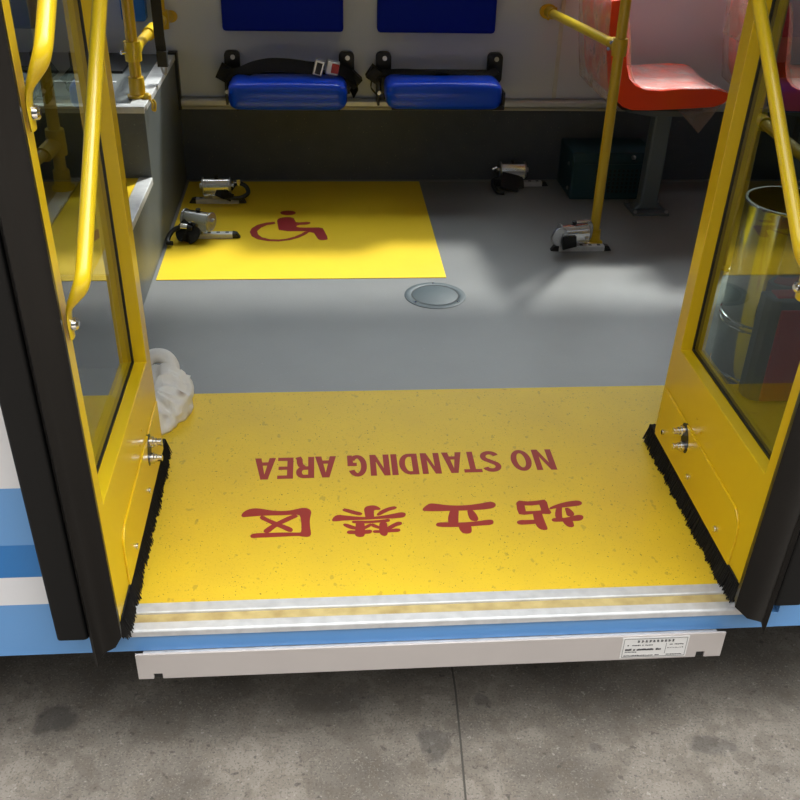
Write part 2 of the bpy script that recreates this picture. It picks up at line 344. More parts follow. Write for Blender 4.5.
SKY, SUN, GLOW, EXPO = 2.45, 12, 24, 0.0
BASE = ((.45,.08),(.66,.9),(.82,1.2),(1,1.1))
# ------------------------------------------------------------------ the bus shell and the ground
FAR = 3.93; NEAR = 1.40; XL = -3.2; XR = 4.2; CEIL = 2.25; WS, WT = .95, 1.68
bm = BM(); box(bm, -7, 8, -6, 9, -.44, -.34)
ground = struct('ground', bm, 'concrete', 'stained grey concrete ground in front of and under the bus', 'ground')
bm = BM()
pts = [(.276+.012, 1.6)]
pl = [(.283, 3.9), (.2765, 1.47), (.270, 1.33), (.262, 1.19), (.262, -3)]
w = .0022
prism(bm, [(x-w, y) for x, y in pl] + [(x+w, y) for x, y in pl[::-1]], 'z', -.3402, -.3394)
struct('ground_joint', bm, mat('joint_dirt', srgb(70, 66, 60), .95), 'narrow dark joint between the two concrete slabs', 'joint')

bm = BM(); box(bm, XL, XR, 1.412, FAR+.05, -.05, 0)
struct('floor', bm, 'floor', 'flecked grey vinyl floor inside the bus', 'floor')
bm = BM(); box(bm, XL, XR, 1.52, FAR+.02, -.12, -.051)
struct('underbody', bm, 'under', 'dark underside of the bus floor', 'underbody')
bm = BM(); box(bm, XL, XR, 1.34, FAR+.08, CEIL, CEIL+.06)
struct('ceiling', bm, 'ceiling', 'white bus ceiling', 'ceiling')

# far side wall: dark kick panel, pale panel, window band above
bm = BM(); box(bm, XL, XR, FAR, FAR+.06, .345, WS)
box(bm, XL, XR, FAR, FAR+.06, WT, CEIL)
for x in (-2.2, -.9, 2.7, 3.6, 4.1): box(bm, x-.03, x+.03, FAR, FAR+.06, WS, WT)
struct('wall_back', bm, 'wallgrey', 'pale grey interior side panel behind the blue seats', 'wall')
bm = BM(); box(bm, XL, XR, FAR-.002, FAR+.06, 0, .30)
struct('baseboard_back', bm, 'kick', 'dark flecked grey kick panel below the aluminium rail', 'baseboard')
bm = BM(); prism(bm, [(FAR-.028, .312), (FAR-.034, .318), (FAR-.034, .336), (FAR-.028, .342), (FAR+.05, .342), (FAR+.05, .312)], 'x', XL, XR)
struct('trim_1', bm, 'alu', 'aluminium rail running along the far wall behind the seats', 'trim', bevel=.002)
bm = BM(); box(bm, XL, XR, FAR-.02, FAR+.05, .30, .312)
struct('trim_2', bm, 'beige', 'thin beige strip under the aluminium wall rail', 'trim')
bm = BM(); box(bm, .946, .962, FAR-.003, FAR+.01, .345, WS)
struct('trim_3', bm, 'alu', 'narrow vertical panel joint beside the orange red seat', 'trim')
bm = BM(); box(bm, XL, XR, FAR-.012, FAR-.004, 0, .006)
struct('trim_4', bm, mat('grey_seal', srgb(120, 120, 118), .6), 'thin sealed edge where the kick panel meets the floor', 'trim')
n = 1
for a, b in ((-2.17, -.93), (-.87, 2.67), (2.73, 3.57), (3.63, 4.07)):
    bm = BM(); box(bm, a, b, FAR+.02, FAR+.026, WS, WT)
    struct('window_%d' % n, bm, 'clear', ['far side bus window furthest left', 'far side bus window above the blue seats', 'far side bus window right of the orange red seats', 'far side bus window furthest right'][n-1], 'window'); n += 1

# door side wall
bm = BM()
for a, b, holes in ((XL, -.475, [(-3.0, -1.9), (-1.8, -.75)]), (.89, XR, [(1.15, 2.4), (2.5, 3.9)])):
    box(bm, a, b, 1.345, 1.40, -.055, WS)
    box(bm, a, b, 1.345, 1.40, WT, CEIL)
    xs = [a] + [v for h_ in holes for v in h_] + [b]
    for i in range(0, len(xs), 2): box(bm, xs[i], xs[i+1], 1.345, 1.40, WS, WT)
box(bm, -.475, .89, 1.345, 1.40, 2.02, CEIL)
struct('wall_front', bm, 'body', 'blue and white striped outer side of the bus beside the doorway', 'bus side')
for a, b, t in ((-3.0, -1.9, 'left end'), (-1.8, -.75, 'left leaf'), (1.15, 2.4, 'right leaf'), (2.5, 3.9, 'right end')):
    bm = BM(); box(bm, a, b, 1.365, 1.371, WS, WT)
    struct('window_%d' % n, bm, 'clear', 'door side bus window near the ' + t, 'window'); n += 1
bm = BM(); box(bm, XL-.06, XL, 1.34, FAR+.06, -.05, CEIL)
struct('wall_left', bm, 'wallgrey', 'front end wall of the bus far to the left', 'wall')
bm = BM(); box(bm, XR, XR+.06, 1.34, FAR+.06, -.05, CEIL)
struct('wall_right', bm, 'wallgrey', 'rear end wall of the bus far to the right', 'wall')

# door sill
bm = BM(); box(bm, -.475, .89, 1.3452, 1.39, -.0555, -.0165)
struct('trim_5', bm, 'skirt', 'light blue skirt strip under the door sill', 'skirt')
bm = BM(); prism(bm, [(1.341, -.016), (1.341, -.003), (1.344, 0), (1.364, 0), (1.364, -.016)], 'x', -.45, .85)
struct('trim_6', bm, 'sill', 'silver outer nose of the door sill', 'sill', bevel=.0015)
bm = BM(); box(bm, -.45, .85, 1.364, 1.386, -.016, -.002)
struct('trim_7', bm, 'tread', 'worn yellow tread strip between the two silver sill bars', 'sill')
bm = BM(); prism(bm, [(1.386, -.016), (1.386, .002), (1.388, .004), (1.412, .003), (1.412, -.016)], 'x', -.45, .85)
struct('trim_8', bm, 'sill', 'silver inner bar of the door sill beside the yellow floor panel', 'sill')

# ------------------------------------------------------------------ yellow floor panels with their writing
t = thing('floor_panel', 'yellow vinyl floor panel at the doorway reading NO STANDING AREA upside down', 'floor panel', (.2, 1.8, 0), 'yellow floor panels')
bm = BM(); box(bm, -.80, 1.40, 1.4125, 2.202, 0, .002); obj('panel', bm, 'mat_yellow', t)

def ribbon(sp, wd):
    L, R = [], []
    for i, p in enumerate(sp):
        a = sp[max(i-1, 0)]; b = sp[min(i+1, len(sp)-1)]
        dx, dy = b[0]-a[0], b[1]-a[1]; l = math.hypot(dx, dy) or 1
        L.append((p[0]-dy/l*wd/2, p[1]+dx/l*wd/2)); R.append((p[0]+dy/l*wd/2, p[1]-dx/l*wd/2))
    return L + R[::-1]
def arc(cx, cy, rx, ry, a0, a1, n=14):
    return [(cx+rx*math.cos(math.radians(a0+(a1-a0)*i/n)), cy+ry*math.sin(math.radians(a0+(a1-a0)*i/n))) for i in range(n+1)]
def letter(c, w, h, s):
    """bold sans capital in metres, origin at its lower left"""
    k = s*.9
    if c == 'I': return [[(0, 0), (w, 0), (w, h), (0, h)]]
    if c == 'N': return [[(0, 0), (s, 0), (s, h*.66), (w-s, 0), (w, 0), (w, h), (w-s, h), (w-s, h*.34), (s, h), (0, h)]]
    if c == 'T': return [[(w/2-s/2, 0), (w/2+s/2, 0), (w/2+s/2, h-k), (w, h-k), (w, h), (0, h), (0, h-k), (w/2-s/2, h-k)]]
    if c == 'E': return [[(0, 0), (w, 0), (w, k), (s, k), (s, h*.43), (w*.94, h*.43), (w*.94, h*.43+k), (s, h*.43+k), (s, h-k), (w, h-k), (w, h), (0, h)]]
    if c == 'A':
        q = s*1.05
        return [[(0, 0), (q, 0), (w*.5, h*.78), (w*.56, h), (w*.5-s*.6, h)], [(w, 0), (w-q, 0), (w*.5, h*.78), (w*.44, h), (w*.5+s*.6, h)], [(w*.24, h*.2), (w*.76, h*.2), (w*.68, h*.2+k), (w*.32, h*.2+k)]]
    if c == 'O':
        return [arc(w/2, h/2, w/2, h/2*1.02, 0, 359.9, 32) + arc(w/2, h/2, w/2-s, h/2-k, 359.9, 0, 32)]
    if c == 'D':
        o = [(0, 0), (w*.45, 0)] + arc(w*.45, h/2, w*.55, h/2, -90, 90) + [(0, h), (0, .0001)]
        i = [(s, k), (s, h-k), (w*.45, h-k)] + arc(w*.45, h/2, w*.55-s, h/2-k, 90, -90) + [(s, k)]
        return [o + i]
    if c == 'R':
        q = h*.40
        o = [(0, 0), (s, 0), (s, q), (w*.5, q)] + [(w*.66, q*.9), (w*.69, q*.5), (w*.72, .06*h), (w*.76, 0), (w, 0), (w*.97, .1*h), (w*.95, q*.7), (w*.84, q*1.12), (w*.96, h*.58)] + arc(w*.58, h*.73, w*.42, h*.27, -20, 90, 8) + [(0, h), (0, .0001)]
        i = [(s, q+k), (s, h-k), (w*.58, h-k)] + arc(w*.58, (h+q)/2, w*.42-s, (h-q)/2-k, 90, -90, 8) + [(s, q+k)]
        return [[(0, 0), (s, 0), (s, h), (0, h)], ribbon([(s*.5, h-k/2), (w*.56, h-k/2)] + arc(w*.58, h*.73, w*.42-s/2, h*.27-k/2, 85, -85, 10) + [(s*.5, h*.46+k/2-.0005)], s*.95),
                ribbon([(w*.55, h*.46+k/2), (w*.74, h*.40), (w*.80, h*.28), (w*.81, h*.12), (w*.9, 0)], s)]
    if c == 'S':
        sp = arc(w*.5, h*.74, w*.5-s/2, h*.26-k/2, 15, 235, 14) + arc(w*.5, h*.27, w*.5-s/2, h*.27-k/2, 68, -165, 14)
        return [ribbon(sp, s*.97)]
    if c == 'G':
        sp = arc(w*.5, h*.5, w*.5-s/2, h*.51-k/2, 30, 322, 24)
        return [ribbon(sp, s*.97), [(w*.52, h*.36), (w, h*.36), (w, h*.36+k), (w*.52, h*.36+k)], [(w-s*.8, 0), (w, 0), (w, h*.4), (w-s, h*.4)]]
LET = [('N', .546, .498), ('O', .491, .442), ('S', .415, .369), ('T', .367, .324), ('A', .325, .277), ('N', .270, .225), ('D', .217, .172), ('I', .168, .1535), ('N', .149, .103), ('G', .0955, .0495), ('A', .023, -.027), ('R', -.029, -.0715), ('E', -.078, -.1145), ('A', -.120, -.169)]
bm = BM(); e = 0
for c, x0, x1 in LET:
    yb = 1.8955 + (x0+.12)/.67*.0105; H = .0850
    for pl in letter(c, x0-x1, H, .0142):
        e += .000004
        prism(bm, [(x0-u, yb-v) for u, v in pl], 'z', .0019, .0024+e)
obj('english_lettering', bm, 'letter_red', t)
bm = BM()
for pl in GLYPHS:
    e += .000004
    q = fatten(pl, .0009) if len(pl) == 23 else chaikin(fatten(pl, .0013))
    prism(bm, q, 'z', .0019, .0024+e)
obj('chinese_lettering', bm, 'letter_red', t)

t = thing('floor_panel', 'yellow wheelchair bay panel with dark red wheelchair symbol at the far wall', 'floor panel', (-.07, 3.4, 0), 'yellow floor panels')
bm = BM(); box(bm, -.5445, .4115, 2.932, 3.916, 0, .002); obj('panel', bm, 'mat_yellow2', t)
bm = BM()
for pl in SYMBOL:
    e += .000004; prism(bm, pl if len(pl) > 23 else chaikin(fatten(pl, .001)), 'z', .0019, .0024+e)
obj('wheelchair_symbol', bm, 'symbol_red', t)

# round floor hatch
t = thing('floor_hatch', 'round slate grey floor hatch with flush ring by the wheelchair bay', 'hatch', (.359, 2.795, 0))
bm = BM(); lathe(bm, [(.075, 0), (.099, 0), (.0985, .0015), (.094, .003), (.079, .003), (.0765, .002)], (.359, 2.795, 0), 56); obj('ring', bm, 'hatch', t, smooth=True)
bm = BM(); lathe(bm, [(0, .0), (.0735, 0), (.0735, .002), (.071, .0030), (0, .0030)], (.359, 2.795, 0), 56); obj('lid', bm, 'hatch', t, smooth=True)
for a in (88, 218, 322):
    bm = BM(); c = (.359+.087*math.cos(math.radians(a)), 2.795+.087*math.sin(math.radians(a)), .0028)
    lathe(bm, [(0, 0), (.0045, 0), (.004, .0015), (0, .002)], c, 12); obj('screw', bm, 'chrome', t, smooth=True)
bm = BM(); lathe(bm, [(.0735, .0), (.0765, 0), (.0765, .0026), (.0735, .0026)], (.359, 2.795, 0), 56); obj('seam', bm, 'black', t)

# ------------------------------------------------------------------ door leaves
LEAN = -.040; FS = .029
def make_leaf(n, side, x0, ya, yb, oy, bl, fl, ho, label):
    def X(d): return x0 + side*d
    t = thing('door_%d' % n, label, 'door', (X(.02), 1.62, 0), kind='structure')
    def put(name, bm, m, parent=t, **k):
        for v in bm.verts:
            d, y, z = v.co; v.co = (X(d), y + (LEAN - (.006 if n == 2 else 0))*z, z)
        return obj(name, bm, m, parent, **k)
    # frame ring round the pane
    bm = BM(); O = [(ya, .05), (yb, .05), (yb, 2.0), (ya, 2.0)]; I = [(ya+FS, .305), (oy, .305), (oy, 1.78), (ya+FS, 1.78)]
    V = [[bm.verts.new((d, p[0], p[1])) for p in q] for d in (0, .050) for q in (O, I)]
    for i in range(4):
        j = (i+1) % 4
        bm.faces.new((V[0][i], V[0][j], V[1][j], V[1][i])); bm.faces.new((V[2][i], V[2][j], V[3][j], V[3][i]))
        bm.faces.new((V[0][i], V[0][j], V[2][j], V[2][i])); bm.faces.new((V[1][i], V[1][j], V[3][j], V[3][i]))
    fr = put('frame', bm, 'yellow', bevel=.002)
    # black gasket and pane
    bm = BM(); a, b, c, e_ = ya+FS, oy, .305, 1.78; g = .004
    for q in ((a, b, c, c+g), (a, b, e_-g, e_), (a, a+g, c, e_), (b-g, b, c, e_)): box(bm, .026, .038, *q)
    put('gasket', bm, 'black')
    bm = BM(); box(bm, .0285, .0340, a+.001, b-.001, c+.001, e_-.001); put('pane', bm, 'glass')
    # raised lower plate with rounded upper corner
    q = [(yb-.012, .052), (yb-.012, .186), (1.50, .178)] + [(1.455-.04*math.sin(k*PI/10), .136+.041*math.cos(k*PI/10)) for k in range(6)] + [(1.413, .10), (1.413, .052)]
    bm = BM(); prism(bm, q, 'x', -.0045, .001); put('kick_plate', bm, 'yellow', bevel=.002)
    # slot with its two locking bolts
    pl = []
    for k in range(24):
        u = .021*math.cos(2*PI*k/24); v_ = .036*math.sin(2*PI*k/24); pl.append((1.728+u*.92+v_*.45, .152+v_*.85-u*.35))
    bm = BM(); prism(bm, pl, 'x', -.0055, .0); put('slot', bm, 'black')
    for yy, zz in ((1.737, .166), (1.722, .134)):
        bm = BM(); tube(bm, [(-.003, yy, zz), (-.0139, yy, zz), (-.014, yy, zz), (-.0199, yy, zz), (-.020, yy, zz), (-.031, yy, zz)], lambda s: (.0125, .0125, .009, .009, .0075, .0075)[int(s*5+.5)], 12)
        put('bolt', bm, 'chrome', smooth=True, bevel=.001)
    for yy, zz in ((1.845, .088), (1.67, .085), (1.495, .08), (1.80, .118) if n == 1 else (1.845, .0885)):
        bm = BM(); cyl(bm, (-.004, yy, zz), (-.0085, yy, zz), .0065, 12); put('screw', bm, 'chrome', smooth=True, bevel=.001)
    for yy, zz in ((1.70, .222), (1.668, .205)):
        bm = BM(); cyl(bm, (.001, yy, zz), (-.0015, yy, zz), .003, 10); put('rivet', bm, 'old_yellow')
    # brush along the bottom edge
    bm = BM(); rnd = random.Random(n)
    box(bm, -.002, .012, ya+.01, yb+.025, .03, .054)
    for k in range(2600):
        yy = ya + .005 + (yb-ya+.028)*rnd.random(); d0 = -.003+.015*rnd.random(); w_ = .0016
        wav = .003*math.sin(yy*47)+.002*math.sin(yy*113+1)
        sp = -.014*rnd.random()+.001+wav*.5; dy = (rnd.random()-.5)*.008; zl = .0012+.006*rnd.random()
        v1 = [bm.verts.new((d0+w_, yy-w_, .05)), bm.verts.new((d0-w_, yy-w_, .05)), bm.verts.new((d0, yy+w_, .05))]
        v2 = [bm.verts.new((d0+sp+.0008, yy+dy-.0012, zl)), bm.verts.new((d0+sp-.0008, yy+dy-.0012, zl)), bm.verts.new((d0+sp, yy+dy+.0012, zl))]
        for i in range(3): bm.faces.new((v1[i], v1[(i+1) % 3], v2[(i+1) % 3], v2[i]))
        bm.faces.new(v2)
    put('brush_strip', bm, 'bristle')
    # diagonal grab handles, flattened and bolted at the lower end
    for zb in (.664, .977):
        bm = BM(); y_ = ya-.012+.006
        yb0 = ya - .004 + ho
        path = [(-.006, yb0+.016, zb-.022), (-.007, yb0+.012, zb+.026), (-.043, yb0-.016, zb+.080), (-.046, yb0+.40, zb+.452), (-.046, yb0+.49, zb+.53), (-.006, yb0+.512, zb+.60), (-.006, yb0+.512, zb+.66)]
        P_ = smooth_path(path, .022, 6); rings = []
        L_ = len(P_); zlo = zb+.03
        for i, p in enumerate(P_):
            d = (P_[min(i+1, L_-1)]-P_[max(i-1, 0)]).normalized()
            sx_ = Vector((0, 1, 0)); s_ = (sx_ - d*sx_.dot(d)).normalized(); n_ = d.cross(s_).normalized()
            f = max(0, min(1, (p.z-zb-.018)/.06)); f = min(f, max(0, min(1, (zb+.62-p.z)/.07)))
            f = f*f*(3-2*f); ws = .0135*(1-f)+.0115*f; ns = .0035*(1-f)+.0115*f
            if p.z < zb-.015: ws *= .75
            rings.append([bm.verts.new(p+s_*ws*math.cos(2*PI*k/16)+n_*ns*math.sin(2*PI*k/16)) for k in range(16)])
        for i in range(L_-1):
            for k in range(16): bm.faces.new((rings[i][k], rings[i][(k+1) % 16], rings[i+1][(k+1) % 16], rings[i+1][k]))
        bm.faces.new(rings[0]); bm.faces.new(rings[-1])
        h_ = put('grab_handle', bm, 'yellow_tube', smooth=True, angle=60)
        bm = BM(); c0 = (-.009, yb0+.016, zb)
        tube(bm, [(-.009, c0[1], zb), (-.011, c0[1], zb), (-.016, c0[1], zb), (-.019, c0[1], zb)], lambda s: [.0105, .0105, .009, .005][min(3, int(s*3+.5))], 14)
        put('bolt', bm, 'chrome', h_, smooth=True)
    # rubber edge seal with torn lower end
    prof = [(.0005, ya, .058), (-.009*fl, ya-.018*bl, .056), (-.017*fl, ya-.034*bl, .050), (-.020*fl, ya-.050*bl, .042), (.008-.01*fl, ya-.066*bl, .026), (.028, ya-.062*bl, .010), (.037, ya-.054*bl, -.008), (.044, ya-.058*bl, -.030), (.050, ya-.050*bl, -.026), (.052, ya-.036*bl, .0), (.050, ya-.012*bl, .03), (.040, ya, .03)]
    bm = BM(); lo = []; mid = []; hi = []
    for d, y, z in prof:
        lo.append(bm.verts.new((d, y, z))); mid.append(bm.verts.new((d, y, .09))); hi.append(bm.verts.new((d, y, 2.02)))
    k_ = len(prof)
    for A, B in ((lo, mid), (mid, hi)):
        for i in range(k_): bm.faces.new((A[i], A[(i+1) % k_], B[(i+1) % k_], B[i]))
    bm.faces.new(lo); bm.faces.new(hi)
    put('edge_seal', bm, 'rubber', smooth=True, angle=50)
    bm = BM(); prism(bm, rounded(.054, .110, ya-.045*bl, ya-.012*bl, .008), 'z', .036, 2.02)
    put('outer_flap', bm, mat('flap_rubber_%d' % n, srgb(13, 13, 14), .55, bump=(50, .06), spec=.25), smooth=True)
    bm = BM(); box(bm, .044, .062, ya-.03*bl, ya-.002, .04, 2.0); put('flap_web', bm, 'rubber')
    return t
make_leaf(1, -1, -.380, 1.316, 1.886, 1.842, .6, .3, 0, 'left yellow door leaf folded open, its pane facing the chrome bin')
make_leaf(2, 1, .800, 1.356, 1.906, 1.862, 1.0, 1.35, .068, 'right yellow door leaf folded open in front of the chrome bin')

# ------------------------------------------------------------------ wheelchair ramp edge
FX, FZ, FY = .9905, .0148, -.0125
t = thing('access_ramp', 'pale metal ramp edge slid in under the blue door skirt', 'ramp', (.2, 1.33, -.08))
q = [(-.3705, -.1255), (-.341, -.1255), (-.341, -.112), (-.324, -.112), (-.324, -.1255), (.738, -.1255), (.738, -.111), (.755, -.111), (.755, -.1255), (.790, -.1255), (.790, -.0605), (-.3705, -.0605)]
bm = BM(); prism(bm, [(a*FX, b+FZ) for a, b in q], 'y', 1.337+FY, 1.342+FY); obj('front_plate', bm, 'ramp', t, bevel=.001)
bm = BM(); box(bm, -.356, .773, 1.3425+FY, 1.5, -.105, -.0590); obj('deck', bm, 'sill', t)
for nx in (-.345, .734):
    bm = BM(); box(bm, nx*FX, nx*FX+.025, 1.3422+FY, 1.3424+FY, -.1262+FZ, -.1105+FZ); obj('notch_shade', bm, 'black', t)  # thin black sheet behind each notch, shade of the gap put in as colour
bm = BM(); box(bm, .580*FX, .716*FX, 1.3362+FY, 1.3371+FY, -.1205+FZ, -.0645+FZ); lb = obj('label_plate', bm, 'sticker', t)
lb['label'] = 'white printed sticker'
bm = BM(); yk0, yk1 = 1.3357+FY, 1.3363+FY
def dash(x, z, w_, h_): box(bm, (x+.0065)*FX, (x+.0065+w_)*FX, yk0, yk1, z-.0115+FZ, z-.0115+h_+FZ)
rn = random.Random(3)
for x, z, w_, h_ in ((.577, -.057, .129, .0006), (.577, -.106, .129, .0006), (.577, -.106, .0006, .049), (.7055, -.106, .0006, .049), (.664, -.098, .0006, .028)): dash(x, z, w_, h_)
for i in range(10):
    x = .604+i*.0078
    for k in range(4): dash(x+rn.random()*.0015, -.0665+k*.0016, .0035+rn.random()*.0015, .0007)
    dash(x+.002, -.0665, .0009, .006)
def line(x0, x1, z, h_, gap=.0009):
    x = x0
    while x < x1:
        w_ = .0012+rn.random()*.0018
        if rn.random() > .12: dash(x, z+rn.random()*.0006, w_, h_*(.6+.4*rn.random()))
        x += w_+gap
line(.585, .636, -.0755, .0028); line(.668, .700, -.0755, .0028); line(.668, .700, -.0845, .0020, .0022)
line(.582, .654, -.0885, .0055, .0003); line(.582, .603, -.0935, .0022)
line(.581, .655, -.1035, .0026); line(.668, .700, -.1030, .0026)
obj('print', bm, 'ink', lb)
# ------------------------------------------------------------------ blue folding seats on the far wall
def make_seat(xa, xb, zt, label, slack, dx=0.0):
    t = thing('folding_seat', label, 'seat', ((xa+xb)/2, FAR, .4), 'blue folding seats on the far wall')
    W = xb-xa
    # cushion: rounded front face, slight dome on top
    bm = BM(); nx, ny = 16, 10; top = []; 
    prof = [(3.885, -.0), (3.76, .004), (3.685, .004), (3.662, -.004), (3.654, -.02), (3.653, -.06), (3.657, -.088), (3.674, -.101), (3.80, -.101), (3.885, -.092)]
    rows = []
    for i in range(nx+1):
        u = i/nx; x = xa + W*u
        e = min(u, 1-u)*W; r_ = .026
        k = 1 if e > r_ else math.sqrt(max(0, 1-((r_-e)/r_)**2))
        row = []
        for y, z in prof:
            yy = 3.885 - (3.885-y)*(1-.08*(1-k)); zz = -.050 + (z+.050)*(.66+.34*k) + .004*math.sin(PI*u)*(1 if z > -.02 else -.3)
            row.append(bm.verts.new((x, yy, zt+zz)))
        rows.append(row)
    n_ = len(prof)
    for i in range(nx):
        for j in range(n_): bm.faces.new((rows[i][j], rows[i+1][j], rows[i+1][(j+1) % n_], rows[i][(j+1) % n_]))
    bm.faces.new(rows[0]); bm.faces.new(rows[-1])
    c = obj('seat_cushion', bm, 'blue', t, smooth=True, angle=70)
    md = c.modifiers.new('sub', 'SUBSURF'); md.levels = 1; md.render_levels = 1
    # seat pan under the cushion and hinge plate on the wall
    bm = BM(); box(bm, xa+.03, xb-.03, 3.72, 3.90, zt-.112, zt-.100); box(bm, xa+.01, xb-.01, 3.885, 3.932, zt-.112, zt-.005); obj('seat_pan', bm, 'black', t)
    # backrest pad
    bm = BM(); box(bm, xa-.012+dx, xb-.006+dx, 3.875, 3.931, .602, 1.0)
    bk = obj('backrest', bm, 'blue_dark', t, bevel=.012)
    # wall brackets
    for x in (xa-.012+.02, xb+.0):
        bm = BM(); prism(bm, rounded(x-.030, x+.030, .41, .525, .018), 'y', 3.905, 3.931); box(bm, x-.012, x+.012, 3.86, 3.91, .375, .46)
        box(bm, x-.028, x-.018, 3.84, 3.925, .335, .45)
        br = obj('wall_bracket', bm, 'black', t, bevel=.002)
        bm = BM(); cyl(bm, (x+.004, 3.906, .503), (x+.004, 3.899, .503), .009, 12); obj('bolt', bm, 'steel', br, smooth=True)
        bm = BM(); cyl(bm, (x-.02, 3.86, .385), (x-.02, 3.838, .385), .008, 12); obj('bolt', bm, 'steel', br, smooth=True)
    # belt
    if slack:
        pts = [(xa-.03, 3.86, .455), (xa+.03, 3.83, .452), (xa+.09, 3.79, .488), (xa+.16, 3.77, .506), (xa+.24, 3.765, .504), (xa+.31, 3.775, .492), (xa+.335, 3.78, .490)]
        bm = BM(); strap(bm, pts, .048, .003, (0, .45, .9), .03); box(bm, xa-.045, xa+.005, 3.84, 3.9, .425, .475, Matrix.Rotation(.5, 3, 'Y'))
        bl = obj('seat_belt', bm, 'web', t)
        bm = BM(); box(bm, xa+.325, xa+.362, 3.752, 3.79, .468, .524, Matrix.Rotation(.28, 3, 'Y')); obj('tongue', bm, 'steel', bl, bevel=.003)
        bm = BM(); box(bm, xa+.333, xa+.354, 3.748, 3.756, .474, .516, Matrix.Rotation(.28, 3, 'Y')); obj('tongue_slot', bm, 'black', bl)
        bm = BM(); box(bm, xa+.372, xa+.420, 3.752, 3.792, .470, .520, Matrix.Rotation(.2, 3, 'Y')); bu = obj('buckle', bm, 'alu', bl, bevel=.004)
        bm = BM(); box(bm, xa+.392, xa+.419, 3.746, 3.755, .478, .512, Matrix.Rotation(.2, 3, 'Y')); obj('release_button', bm, 'button', bl, bevel=.002)
        bm = BM(); strap(bm, [(xa+.412, 3.78, .492), (xb+.02, 3.83, .45), (xb+.045, 3.86, .42), (xb+.02, 3.88, .37)], .045, .003, (0, .5, .86), .03)
        box(bm, xb+.0, xb+.05, 3.84, 3.9, .405, .455, Matrix.Rotation(.75, 3, 'Y')); obj('belt_anchor_strap', bm, 'web', bl)
    else:
        pts = [(xa-.045, 3.86, .44), (xa+.01, 3.84, .462), (xa+.08, 3.80, .475), (xa+.22, 3.775, .472), (xb-.05, 3.80, .466), (xb+.0, 3.85, .47)]
        bm = BM(); strap(bm, pts, .030, .003, (0, .8, .6), .03); box(bm, xa-.055, xa-.005, 3.84, 3.9, .425, .475, Matrix.Rotation(.6, 3, 'Y'))
        strap(bm, [(xa-.04, 3.86, .44), (xa-.045, 3.86, .40), (xa-.01, 3.87, .36)], .03, .003, (0, 1, 0), .01)
        tube(bm, [(xa+.20, 3.772, .478), (xa+.225, 3.772, .481), (xa+.25, 3.775, .478)], .009, 8)
        obj('seat_belt', bm, 'web', t)
        bm = BM(); box(bm, xb-.06, xb+.01, 3.69, 3.75, zt-.104, zt-.086); box(bm, xb+.002, xb+.012, 3.70, 3.88, zt-.10, zt-.04); obj('side_bracket', bm, 'black', t, bevel=.003)
    return t
make_seat(-.345, .108, .456, 'blue folding seat with black belt and red buckle slack across it', True, -.006)
make_seat(.246, .698, .462, 'blue folding seat with its belt pulled thin and flat behind it', False, -.008)

